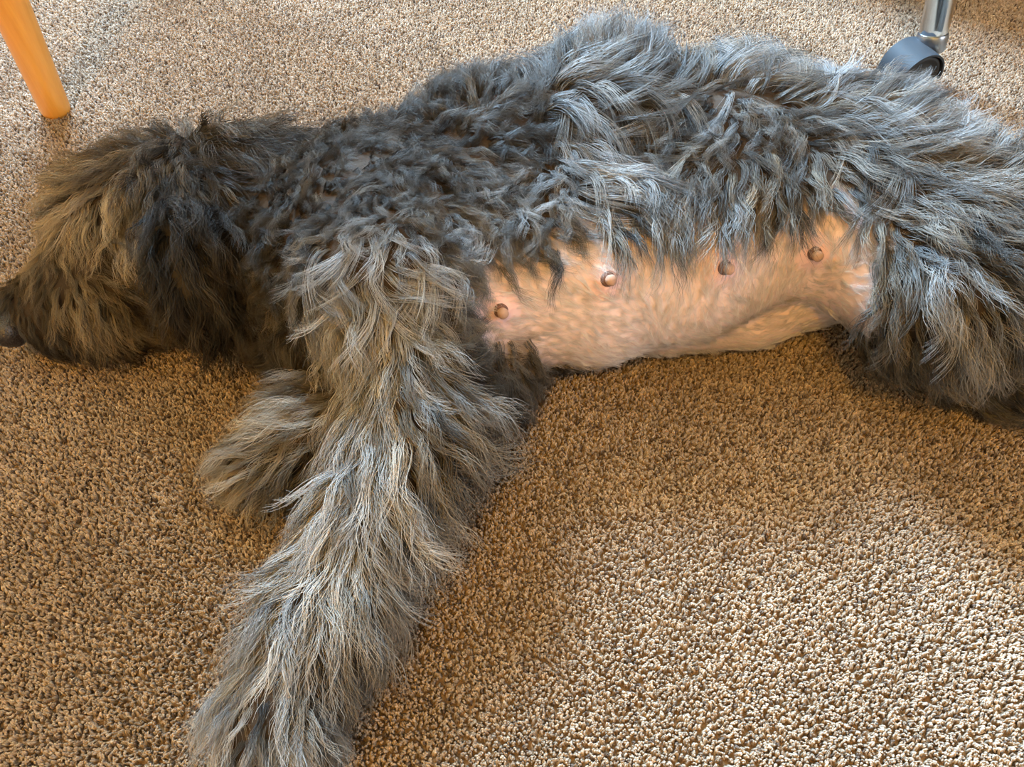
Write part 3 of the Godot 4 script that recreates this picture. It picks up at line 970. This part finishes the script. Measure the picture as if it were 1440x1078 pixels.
	guide("body_fur", 0.1729, 0.1739, -0.5147, 0.0144, 0.9888, -0.1488, 0.4347, -0.1402, -0.8896, 46, 34, 0.45, 0.4312, 0.1)
	guide("body_fur", 0.1709, 0.1665, -0.4653, -0.0457, 0.9486, 0.3131, 0.1139, -0.3065, 0.945, 31.16, 28, 0.7, 0.196, 0.3)
	guide("body_fur", 0.1989, 0.1711, -0.51, 0.2357, 0.9638, -0.1244, 0.5913, -0.2438, -0.7687, 46, 30, 0.5, 0.4508, 0.1)
	guide("body_fur", 0.2013, 0.166, -0.466, -0.0103, 0.9689, 0.2472, 0.8634, -0.1161, 0.491, 32.8, 28, 0.6, 0.3528, 0.3)
	guide("body_fur", 0.1857, 0.1583, -0.4405, 0.0151, 0.9408, 0.3385, -0.2639, -0.3228, 0.9089, 40, 14, 0.3, 0.2744, 0.7)
	guide("body_fur", 0.2165, 0.1576, -0.4336, -0.2746, 0.8871, 0.3709, 0.29, -0.2914, 0.9116, 44, 18, 0.4, 0.343, 0.4)
	guide("body_fur", 0.2277, 0.1501, -0.4093, -0.4842, 0.7122, 0.5083, 0.2231, -0.4613, 0.8588, 44, 16, 0.4, 0.3136, 0.4)
	guide("body_fur", 0.2211, 0.1708, -0.4928, -0.1093, 0.9894, -0.0956, 0.9214, 0.0648, -0.3831, 46, 28, 0.5, 0.49, 0.05)
	guide("body_fur", 0.2396, 0.1747, -0.4702, -0.1767, 0.9797, 0.0945, 0.9828, 0.1705, 0.0703, 44, 18, 0.45, 0.49, 0.05)
	guide("body_fur", 0.2653, 0.1767, -0.4755, 0.0493, 0.997, -0.0604, 0.8742, -0.0723, -0.4801, 42, 14, 0.36, 0.49, 0.05)
	guide("front_leg_fur", -0.0948, 0.1671, -0.3346, -0.2017, 0.8673, 0.455, -0.484, -0.4922, 0.7235, 35, 20, 0.5, 0.775, 0.06)
	guide("front_leg_fur", -0.0757, 0.1711, -0.3427, 0.1485, 0.9383, 0.3124, 0.3126, -0.3443, 0.8853, 35, 20, 0.5, 0.744, 0.06)
	guide("front_leg_fur", -0.0567, 0.1604, -0.3352, 0.4848, 0.767, 0.4204, 0.6371, -0.639, 0.4311, 36, 20, 0.5, 0.775, 0.06)
	guide("front_leg_fur", -0.0774, 0.1563, -0.3183, 0.086, 0.7463, 0.6601, 0.2716, -0.655, 0.7052, 40, 16, 0.45, 0.8525, 0.12)
	guide("front_leg_fur", -0.1002, 0.1443, -0.3117, -0.3649, 0.5474, 0.7531, -0.3516, -0.83, 0.4329, 46, 14, 0.4, 0.775, 0.18)
	guide("front_leg_fur", -0.0826, 0.1374, -0.3006, -0.1678, 0.6867, 0.7073, -0.1322, -0.7267, 0.6742, 56, 9, 0.3, 0.93, 0.18)
	guide("front_leg_fur", -0.0981, 0.1151, -0.2901, -0.7249, 0.4706, 0.503, -0.2635, -0.8641, 0.4288, 58, 8, 0.3, 0.961, 0.18)
	guide("front_leg_fur", -0.061, 0.1392, -0.3047, 0.296, 0.775, 0.5584, 0.5381, -0.6183, 0.5729, 42, 16, 0.4, 0.713, 0.06)
	guide("front_leg_fur", -0.0404, 0.1338, -0.3209, 0.7572, 0.5163, 0.4, 0.6062, -0.7836, -0.1359, 32.8, 20, 0.7, 0.4, 0.03)
	guide("front_leg_fur", -0.0317, 0.1165, -0.3061, 0.8257, 0.5639, 0.0131, 0.5484, -0.7971, -0.2529, 31.16, 20, 0.7, 0.28, 0.09)
	guide("front_leg_fur", -0.0519, 0.1242, -0.2778, 0.2459, 0.8945, 0.3734, 0.7567, -0.4179, 0.5027, 44, 15, 0.38, 0.42, 0.06)
	guide("front_leg_fur", -0.0865, 0.1087, -0.257, -0.5013, 0.7963, 0.3385, -0.0642, -0.4244, 0.9032, 60, 8, 0.3, 0.961, 0.18)
	guide("front_leg_fur", -0.0683, 0.1039, -0.2398, 0.1469, 0.8372, 0.5268, 0.2906, -0.5456, 0.7861, 60, 10, 0.3, 0.775, 0.15)
	guide("front_leg_fur", -0.0434, 0.1045, -0.2546, 0.5343, 0.5581, 0.6349, 0.4492, -0.8237, 0.346, 62, 14, 0.35, 0.36, 0.36)
	guide("front_leg_fur", -0.0268, 0.1017, -0.2723, 0.8133, 0.3966, 0.4258, 0.359, -0.9179, 0.1691, 58, 14, 0.35, 0.3, 0.36)
	guide("front_leg_fur", -0.1027, 0.0903, -0.2231, -0.6269, 0.7773, 0.0535, -0.6043, -0.5285, 0.5962, 56, 12, 0.3, 0.8525, 0.18)
	guide("front_leg_fur", -0.1157, 0.0774, -0.1921, -0.7273, 0.6858, -0.0279, -0.6698, -0.7003, 0.2468, 56, 14, 0.3, 0.775, 0.24)
	guide("front_leg_fur", -0.0915, 0.0896, -0.2, -0.0121, 0.945, 0.3269, 0.0088, -0.3268, 0.9451, 58, 9, 0.3, 0.899, 0.09)
	guide("front_leg_fur", -0.0718, 0.0859, -0.2064, 0.5609, 0.6776, 0.4755, 0.3237, -0.7082, 0.6274, 62, 11, 0.3, 0.713, 0.18)
	guide("front_leg_fur", -0.0568, 0.0767, -0.2206, 0.8625, 0.1953, 0.4669, 0.2263, -0.974, -0.0106, 62, 14, 0.3, 0.34, 0.39)
	guide("front_leg_fur", -0.129, 0.0736, -0.1548, -0.5974, 0.8006, -0.0462, -0.5756, -0.3879, 0.7198, 54, 14, 0.3, 0.6975, 0.24)
	guide("front_leg_fur", -0.1124, 0.0801, -0.1606, -0.1251, 0.9918, 0.0253, -0.0501, -0.0317, 0.9982, 56, 9, 0.3, 0.8525, 0.15)
	guide("front_leg_fur", -0.0932, 0.0764, -0.162, 0.5046, 0.8349, 0.2199, 0.326, -0.4201, 0.8469, 58, 11, 0.3, 0.7285, 0.18)
	guide("front_leg_fur", -0.0794, 0.0702, -0.1774, 0.7882, 0.4323, 0.438, 0.3377, -0.8988, 0.2795, 58, 14, 0.3, 0.33, 0.36)
	guide("front_leg_fur", -0.1416, 0.0632, -0.1224, -0.5867, 0.7975, -0.1406, -0.331, -0.0777, 0.9404, 42, 11, 0.35, 0.682, 0.21)
	guide("front_leg_fur", -0.1205, 0.0706, -0.1241, -0.017, 0.9602, 0.2789, -0.0092, -0.2791, 0.9602, 52, 10, 0.35, 0.806, 0.12)
	guide("front_leg_fur", -0.1041, 0.0686, -0.1285, 0.4305, 0.7526, 0.4983, 0.3583, -0.6492, 0.671, 42, 11, 0.4, 0.42, 0.18)
	guide("front_leg_fur", -0.0955, 0.0678, -0.1366, 0.6336, 0.6365, 0.4398, 0.4507, -0.7657, 0.4589, 38, 11, 0.4, 0.34, 0.27)
	guide("front_leg_fur", -0.1399, 0.0645, -0.0962, -0.2931, 0.9341, 0.2039, -0.2051, -0.2697, 0.9408, 32, 9, 0.4, 0.6975, 0.18)
	guide("front_leg_fur", -0.1228, 0.0648, -0.0961, 0.2449, 0.9313, 0.2696, 0.0949, -0.2997, 0.9493, 42, 12, 0.4, 0.775, 0.12)
	guide("front_leg_fur", -0.108, 0.0581, -0.1013, 0.6822, 0.6723, 0.2876, 0.3249, -0.6311, 0.7044, 34, 10, 0.4, 0.36, 0.24)
	guide("front_leg_fur", -0.1403, 0.0653, -0.2913, -0.1326, 0.9809, 0.1425, -0.9428, -0.1692, 0.2871, 46, 16, 0.3, 0.775, 0.48)
	guide("front_leg_fur", -0.1695, 0.052, -0.274, -0.2849, 0.9206, 0.2673, -0.9138, -0.345, 0.2142, 44, 14, 0.3, 0.8525, 0.48)
	guide("front_leg_fur", -0.181, 0.0448, -0.2615, -0.2606, 0.7999, 0.5407, -0.8259, -0.4747, 0.3042, 36, 12, 0.3, 0.8525, 0.48)
	guide("front_leg_fur", -0.1547, 0.0442, -0.2618, 0.0736, 0.5111, 0.8564, -0.4212, -0.7624, 0.4912, 46, 12, 0.3, 0.34, 0.33)
	guide("front_leg_fur", -0.1305, 0.0485, -0.2677, 0.2302, 0.4567, 0.8593, -0.3385, -0.7903, 0.5107, 44, 12, 0.3, 0.24, 0.3)
	guide("front_leg_fur", -0.01, 0.0721, -0.3288, 0.407, 0.6382, 0.6535, 0.2731, -0.7677, 0.5796, 40, 10, 0.35, 0.28, 0.36)
	guide("front_leg_fur", 0.0076, 0.0622, -0.3332, 0.5667, 0.4142, 0.7122, 0.3715, -0.9, 0.2278, 36, 8, 0.35, 0.28, 0.42)
	guide("front_leg_fur", -0.0151, 0.0536, -0.3143, 0.4286, 0.2577, 0.866, 0.2529, -0.9544, 0.1588, 46, 13, 0.35, 0.22, 0.36)
	guide("hind_leg_fur", 0.2711, 0.1759, -0.4443, -0.0576, 0.9972, 0.0485, 0.9951, 0.0612, -0.0771, 44, 14, 0.38, 0.5, 0.05)
	guide("hind_leg_fur", 0.3038, 0.1634, -0.4855, 0.4859, 0.8333, -0.2637, 0.599, -0.5372, -0.5938, 42, 14, 0.36, 0.5, 0.05)
	guide("hind_leg_fur", 0.3063, 0.1717, -0.4423, 0.2953, 0.9488, -0.1123, 0.7054, -0.2958, -0.6441, 46, 20, 0.35, 0.52, 0.05)
	guide("hind_leg_fur", 0.3268, 0.1641, -0.4216, 0.4049, 0.9142, 0.0185, 0.723, -0.3077, -0.6185, 55, 22, 0.3, 0.45, 0.2)
	guide("hind_leg_fur", 0.3269, 0.162, -0.3816, 0.3262, 0.9401, 0.099, 0.8803, -0.264, -0.3942, 55, 20, 0.3, 0.42, 0.25)
	guide("hind_leg_fur", 0.2437, 0.1632, -0.4154, -0.4155, 0.8385, 0.3524, 0.5293, -0.0922, 0.8434, 40, 22, 0.5, 0.2, 0.4)
	guide("hind_leg_fur", 0.2657, 0.166, -0.3977, -0.3222, 0.9072, 0.2706, 0.8504, 0.1517, 0.5039, 44, 20, 0.4, 0.45, 0.05)
	guide("hind_leg_fur", 0.2699, 0.1614, -0.3755, -0.3864, 0.888, 0.2492, 0.2942, -0.1374, 0.9458, 42, 20, 0.4, 0.22, 0.8)
	guide("hind_leg_fur", 0.2388, 0.141, -0.3842, -0.7027, 0.572, 0.4231, 0.1344, -0.4773, 0.8684, 40, 16, 0.4, 0.26, 0.6)
	guide("hind_leg_fur", 0.2479, 0.1373, -0.3612, -0.7623, 0.5247, 0.379, -0.0009, -0.5864, 0.81, 46, 14, 0.35, 0.32, 0.6)
	guide("hind_leg_fur", 0.2609, 0.1518, -0.3628, -0.5729, 0.758, 0.3119, 0.5534, 0.077, 0.8294, 46, 17, 0.4, 0.46, 0.05)
	guide("hind_leg_fur", 0.2753, 0.1504, -0.342, -0.3915, 0.7537, 0.5279, 0.2907, -0.443, 0.8481, 48, 16, 0.35, 0.46, 0.05)
	guide("hind_leg_fur", 0.2827, 0.1363, -0.3247, -0.2729, 0.5266, 0.8051, 0.2937, -0.7513, 0.591, 48, 15, 0.35, 0.44, 0.2)
	guide("hind_leg_fur", 0.3017, 0.1586, -0.3462, 0.0363, 0.8856, 0.463, 0.864, -0.2607, 0.4308, 50, 18, 0.35, 0.42, 0.15)
	guide("hind_leg_fur", 0.2579, 0.1295, -0.3369, -0.6799, 0.4079, 0.6094, -0.0748, -0.8652, 0.4958, 46, 13, 0.35, 0.34, 0.5)
	guide("hind_leg_fur", 0.3138, 0.1366, -0.3244, 0.1955, 0.5438, 0.8161, 0.5604, -0.7449, 0.3621, 48, 15, 0.35, 0.38, 0.3)
	guide("hind_leg_fur", 0.2428, 0.0841, -0.3578, -0.8555, -0.3265, 0.4018, 0.5023, -0.3355, 0.797, 40, 12, 0.3, 0.14, 0.7)
	guide("hind_leg_fur", 0.2541, 0.0815, -0.3404, -0.7327, -0.3774, 0.5663, 0.5522, -0.816, 0.1707, 44, 12, 0.3, 0.17, 0.7)
	guide("hind_leg_fur", 0.2738, 0.0909, -0.3204, -0.4211, -0.2347, 0.8761, 0.5745, -0.8165, 0.0574, 46, 13, 0.3, 0.26, 0.5)
	guide("hind_leg_fur", 0.3098, 0.0754, -0.3201, -0.0023, -0.4295, 0.9031, 0.6126, -0.7144, -0.3382, 48, 13, 0.3, 0.36, 0.35)
	guide("hind_leg_fur", 0.3489, 0.0713, -0.3139, -0.4235, -0.1835, 0.8871, 0.9014, -0.183, 0.3925, 48, 13, 0.3, 0.36, 0.35)
	guide("ear_fur", -0.2386, 0.1362, -0.4331, 0.0848, 0.9747, -0.2069, 0.4038, 0.1562, 0.9014, 50, 6, 0.3, 0.1, 0.5)
	guide("ear_fur", -0.2217, 0.1361, -0.3894, 0.3692, 0.6957, 0.6162, 0.2213, -0.7098, 0.6688, 50, 6, 0.35, 0.06, 0.6)
	guide("ear_fur", -0.2355, 0.1292, -0.3829, -0.308, 0.5532, 0.774, -0.1061, -0.8285, 0.5499, 46, 6, 0.35, 0.06, 0.55)
	guide("ear_fur", -0.2104, 0.1179, -0.3738, 0.5959, 0.7191, 0.3574, 0.4026, -0.6526, 0.6419, 48, 7, 0.4, 0.08, 0.65)
	guide("ear_fur", -0.2201, 0.099, -0.358, 0.1787, 0.1151, 0.9772, -0.1052, -0.9852, 0.1352, 44, 6, 0.35, 0.06, 0.6)
	guide("ear_fur", -0.238, 0.0867, -0.3623, -0.7635, -0.0954, 0.6387, -0.1164, -0.9525, -0.2813, 44, 6, 0.35, 0.06, 0.6)
	guide("belly_fuzz", 0.0049, 0.1006, -0.35, 0.0601, 0.3982, 0.9153, 0.9229, -0.3715, 0.1011, 11, 6, 0.1, 0.8, 0.5)
	guide("belly_fuzz", 0.025, 0.0831, -0.3455, -0.006, 0.1519, 0.9884, 0.951, -0.3046, 0.0525, 11, 6, 0.1, 0.8, 0.5)
	guide("belly_fuzz", 0.0384, 0.1251, -0.3667, -0.0432, 0.7112, 0.7017, 0.8041, -0.3921, 0.4469, 11, 6, 0.1, 0.8, 0.5)
	guide("belly_fuzz", 0.0641, 0.0948, -0.3486, 0.1285, 0.3025, 0.9444, 0.905, -0.4252, 0.0131, 11, 6, 0.1, 0.8, 0.5)
	guide("belly_fuzz", 0.0869, 0.1255, -0.373, 0.1398, 0.7041, 0.6962, 0.3476, -0.6932, 0.6314, 11, 6, 0.1, 0.8, 0.5)
	guide("belly_fuzz", 0.1035, 0.1034, -0.3607, 0.0979, 0.3643, 0.9261, 0.2841, -0.9021, 0.3248, 11, 6, 0.1, 0.8, 0.5)
	guide("belly_fuzz", 0.1225, 0.0525, -0.364, 0.1378, -0.4007, 0.9058, 0.7681, -0.5342, -0.3531, 11, 6, 0.1, 0.8, 0.5)
	guide("belly_fuzz", 0.1351, 0.1287, -0.3765, 0.061, 0.6555, 0.7527, -0.0438, -0.7516, 0.6581, 11, 6, 0.1, 0.8, 0.5)
	guide("belly_fuzz", 0.1504, 0.0935, -0.3629, 0.289, 0.1523, 0.9451, 0.4867, -0.8735, -0.008, 11, 6, 0.1, 0.8, 0.5)
	guide("belly_fuzz", 0.1762, 0.135, -0.3977, 0.2103, 0.7225, 0.6586, -0.2752, -0.6027, 0.749, 11, 6, 0.1, 0.8, 0.5)
	guide("belly_fuzz", 0.1899, 0.1127, -0.3858, 0.2917, 0.3876, 0.8745, -0.2266, -0.8602, 0.4569, 11, 6, 0.1, 0.8, 0.5)
	guide("belly_fuzz", 0.2194, 0.0555, -0.3969, 0.1441, 0.2592, 0.955, 0.9453, 0.2495, -0.2104, 11, 6, 0.1, 0.8, 0.5)
	guide("belly_fuzz", 0.221, 0.1308, -0.3951, -0.4973, 0.503, 0.7069, 0.2632, -0.6889, 0.6754, 11, 6, 0.1, 0.8, 0.5)
	guide("belly_fuzz", 0.2319, 0.1118, -0.3729, -0.8576, 0.1354, 0.4962, 0.3358, 0.8781, 0.3409, 11, 6, 0.1, 0.8, 0.5)
	guide("body_fur", -0.2, 0.06, -0.64, 0, 0.1, -0.99, 0.6, -0.5, -0.2, 44, 22, 0.6, 0.32, 0.3)
	guide("body_fur", -0.05, 0.06, -0.68, 0, 0.1, -0.99, 0.6, -0.5, -0.2, 44, 22, 0.6, 0.32, 0.3)
	guide("body_fur", 0.1, 0.06, -0.72, 0, 0.1, -0.99, 0.6, -0.5, -0.2, 44, 22, 0.6, 0.32, 0.3)
	guide("body_fur", 0.25, 0.06, -0.72, 0, 0.1, -0.99, 0.6, -0.5, -0.2, 44, 22, 0.6, 0.32, 0.3)
	guide("body_fur", 0.4, 0.06, -0.68, 0, 0.1, -0.99, 0.6, -0.5, -0.2, 44, 22, 0.6, 0.32, 0.3)
	guide("hind_leg_fur", 0.65, 0.06, -0.5, 0.3, 0.8, -0.3, 0.8, -0.3, 0.2, 46, 20, 0.5, 0.4, 0.3)
	guide("hind_leg_fur", 0.65, 0.1, -0.4, 0.3, 0.8, -0.3, 0.8, -0.3, 0.2, 46, 20, 0.5, 0.4, 0.3)
	guide("hind_leg_fur", 0.7, 0.05, -0.35, 0.3, 0.8, -0.3, 0.8, -0.3, 0.2, 46, 20, 0.5, 0.4, 0.3)
	var locks := {}
	for k in 6:
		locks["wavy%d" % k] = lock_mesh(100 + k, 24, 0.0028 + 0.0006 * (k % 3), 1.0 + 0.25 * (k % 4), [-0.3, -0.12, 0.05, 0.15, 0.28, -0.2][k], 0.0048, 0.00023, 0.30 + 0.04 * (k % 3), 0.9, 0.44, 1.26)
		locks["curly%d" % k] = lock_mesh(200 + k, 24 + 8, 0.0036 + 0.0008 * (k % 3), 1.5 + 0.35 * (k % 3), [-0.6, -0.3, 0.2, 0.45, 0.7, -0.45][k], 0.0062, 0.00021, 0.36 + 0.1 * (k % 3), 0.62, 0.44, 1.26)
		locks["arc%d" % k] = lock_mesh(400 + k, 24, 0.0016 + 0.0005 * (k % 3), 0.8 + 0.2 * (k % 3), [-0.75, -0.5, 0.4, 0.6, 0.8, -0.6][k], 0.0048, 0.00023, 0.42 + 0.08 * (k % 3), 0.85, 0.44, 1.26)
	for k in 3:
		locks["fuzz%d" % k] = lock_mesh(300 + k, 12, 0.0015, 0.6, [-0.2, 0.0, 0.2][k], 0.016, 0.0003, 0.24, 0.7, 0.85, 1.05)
	var buffers := {}
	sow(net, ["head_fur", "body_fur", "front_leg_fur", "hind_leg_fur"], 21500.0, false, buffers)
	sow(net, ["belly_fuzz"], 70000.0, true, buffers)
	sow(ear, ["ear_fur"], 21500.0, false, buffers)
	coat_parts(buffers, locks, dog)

# ------------------------------------------------------------------ furniture
func build_wooden_table():
	var o := Node3D.new()
	o.name = "wooden_table"
	add_child(o)
	tag(o, "honey-coloured wooden table with a round tapered leg standing behind the dog's head", "table")
	var foot: Vector3 = Vector3(-0.4898, 0.002, -0.7223)
	var seen: Vector3 = Vector3(-0.4773, 0.125, -0.7204)
	var up: Vector3 = foot + (seen - foot) * ((0.69 - foot.y) / (seen.y - foot.y))
	var wide := 1.15
	var deep := 0.5
	for k in [Vector2(0, 0), Vector2(1, 0), Vector2(0, 1), Vector2(1, 1)]:
		# the four legs mirror one another about the middle of the top
		var lean := Vector3((up.x - foot.x) * (1.0 - 2.0 * k.x), up.y - foot.y, (up.z - foot.z) * (1.0 - 2.0 * k.y))
		var f: Vector3 = up - Vector3((wide - 0.09) * k.x, 0, (deep - 0.1) * k.y) - lean
		var leg := put("leg", lathe(Vector3.ZERO, lean, [[0.0, 0.0128], [0.003, 0.0146], [0.008, 0.0152], [0.2, 0.0185], [0.6, 0.0225], [1.0, 0.024]], 40), M.wood, o)
		leg.position = f
	var board := put("tabletop", box_mesh(Vector3(-wide + 0.05, 0, -deep + 0.05), Vector3(0.04, 0.03, 0.05), 0.008), M.wood, o)
	board.position = up
	for z in [0.0, -deep + 0.1]:
		put("apron", box_mesh(Vector3(-wide + 0.14, -0.07, -0.012), Vector3(-0.03, 0, 0.012), 0.003), M.wood, o).position = up + Vector3(0, 0, z)

func build_rolling_table():
	var o := Node3D.new()
	o.name = "rolling_table"
	add_child(o)
	tag(o, "rolling table on a shiny chrome tube leg with a black castor, behind the dog's rump", "table")
	var low: Vector3 = Vector3(0.4485, 0.056, -0.7824)
	var high: Vector3 = Vector3(0.4443, 0.089, -0.7895)
	var dir := (high - low).normalized()
	var top := low + dir * (0.66 / dir.y)
	var wheel: Vector3 = Vector3(0.4316, 0.0262, -0.7653)
	for s in [0, 1]:
		var shift: Vector3 = Vector3(0.62, 0, -0.02) * s
		var p := put("leg", lathe(low + shift, top + shift, [[0.0, 0.0128], [0.004, 0.0142], [0.012, 0.0145], [1.0, 0.0145]], 40), M.chrome, o)
		put("collar", lathe(low + shift - dir * 0.016, low + shift + dir * 0.001, [[0.0, 0.0145], [0.08, 0.0156], [0.9, 0.0156], [1.0, 0.0148]], 40), M.steel, p)
		castor(o, wheel + shift, low + shift - dir * 0.014)
	var board := put("top", box_mesh(Vector3(-0.05, 0, -0.45), Vector3(0.68, 0.028, 0.05), 0.005), M.table, o)
	board.position = top
	# an unseen box added under the top to shade the far right carpet
	put("added_shade_box", box_mesh(Vector3(0.31, 0.04, -1.26), Vector3(1.0, top.y, -1.06), 0.004), M.table, o)

func castor(parent: Node3D, c: Vector3, stem_top: Vector3):
	var o := Node3D.new()
	o.name = "castor"
	parent.add_child(o, true)
	o.position = c
	var axis := Vector3(0.32, 0.0, 0.947).normalized()
	var fore := Vector3(axis.z, 0, -axis.x)
	# the hood: half a drum over the two wheels
	var st := SurfaceTool.new()
	st.begin(Mesh.PRIMITIVE_TRIANGLES)
	var n := 28
	for ring in [[0.0265, 0.0, false], [0.0245, 0.0, true]]:
		var r: float = ring[0]
		st.set_smooth_group(1 if ring[2] else 0)
		for i in n:
			var a0 := deg_to_rad(-12.0 + 204.0 * i / n)
			var a1 := deg_to_rad(-12.0 + 204.0 * (i + 1) / n)
			var p0 := fore * cos(a0) * r + Vector3(0, sin(a0) * r, 0)
			var p1 := fore * cos(a1) * r + Vector3(0, sin(a1) * r, 0)
			if ring[2]:
				quad(st, p0 + axis * 0.019, p1 + axis * 0.019, p1 - axis * 0.019, p0 - axis * 0.019)
			else:
				quad(st, p0 - axis * 0.019, p1 - axis * 0.019, p1 + axis * 0.019, p0 + axis * 0.019)
	st.set_smooth_group(-1)
	for s in [-1.0, 1.0]:
		for i in n:
			var a0 := deg_to_rad(-12.0 + 204.0 * i / n)
			var a1 := deg_to_rad(-12.0 + 204.0 * (i + 1) / n)
			var d0 := fore * cos(a0) + Vector3(0, sin(a0), 0)
			var d1 := fore * cos(a1) + Vector3(0, sin(a1), 0)
			var e: Vector3 = axis * 0.019 * s
			if s > 0:
				quad(st, d0 * 0.0245 + e, d0 * 0.0265 + e, d1 * 0.0265 + e, d1 * 0.0245 + e)
			else:
				quad(st, d1 * 0.0245 + e, d1 * 0.0265 + e, d0 * 0.0265 + e, d0 * 0.0245 + e)
	st.generate_normals()
	put("hood", st.commit(), M.plastic, o)
	for s in [-1.0, 1.0]:
		var w := put("wheel", lathe(axis * 0.004 * s, axis * 0.0175 * s, [[0.0, 0.021], [0.05, 0.0232], [0.2, 0.024], [0.75, 0.024], [0.93, 0.0228], [0.98, 0.021], [0.98, 0.0195], [0.86, 0.0175], [0.86, 0.006], [1.0, 0.0052]], 40), M.rubber, o)
		w.set_meta("kind", "thing")
	var t := stem_top - c
	put("stem", lathe(Vector3(t.x, t.y, t.z) - Vector3(0, 0.0215, 0) - (t - Vector3(0, t.y, 0)) * 0.3, t, [[0.0, 0.009], [0.1, 0.0105], [0.7, 0.0105], [1.0, 0.009]], 24), M.plastic, o)

func build_ceiling_lamp():
	var o := Node3D.new()
	o.name = "ceiling_lamp"
	add_child(o)
	tag(o, "warm white round ceiling lamp above the room", "lamp")
	var at := Vector3(-0.3, 2.24, 0.9)
	o.position = at
	put("base", lathe(Vector3(0, 0.105, 0), Vector3(0, 0.15, 0), [[0.0, 0.06], [0.1, 0.075], [0.9, 0.08], [1.0, 0.078]], 40), M.white, o)
	var ball := SphereMesh.new()
	ball.radius = 0.12
	ball.height = 0.24
	put("shade", ball, M.lamp, o)
	var l := OmniLight3D.new()
	l.name = "lamp_light"
	l.light_color = Color(1.0, 0.76, 0.27)
	l.light_energy = 3.0
	l.light_size = 0.12
	l.omni_range = 9.0
	l.omni_attenuation = 2.0
	l.shadow_enabled = true
	o.add_child(l)
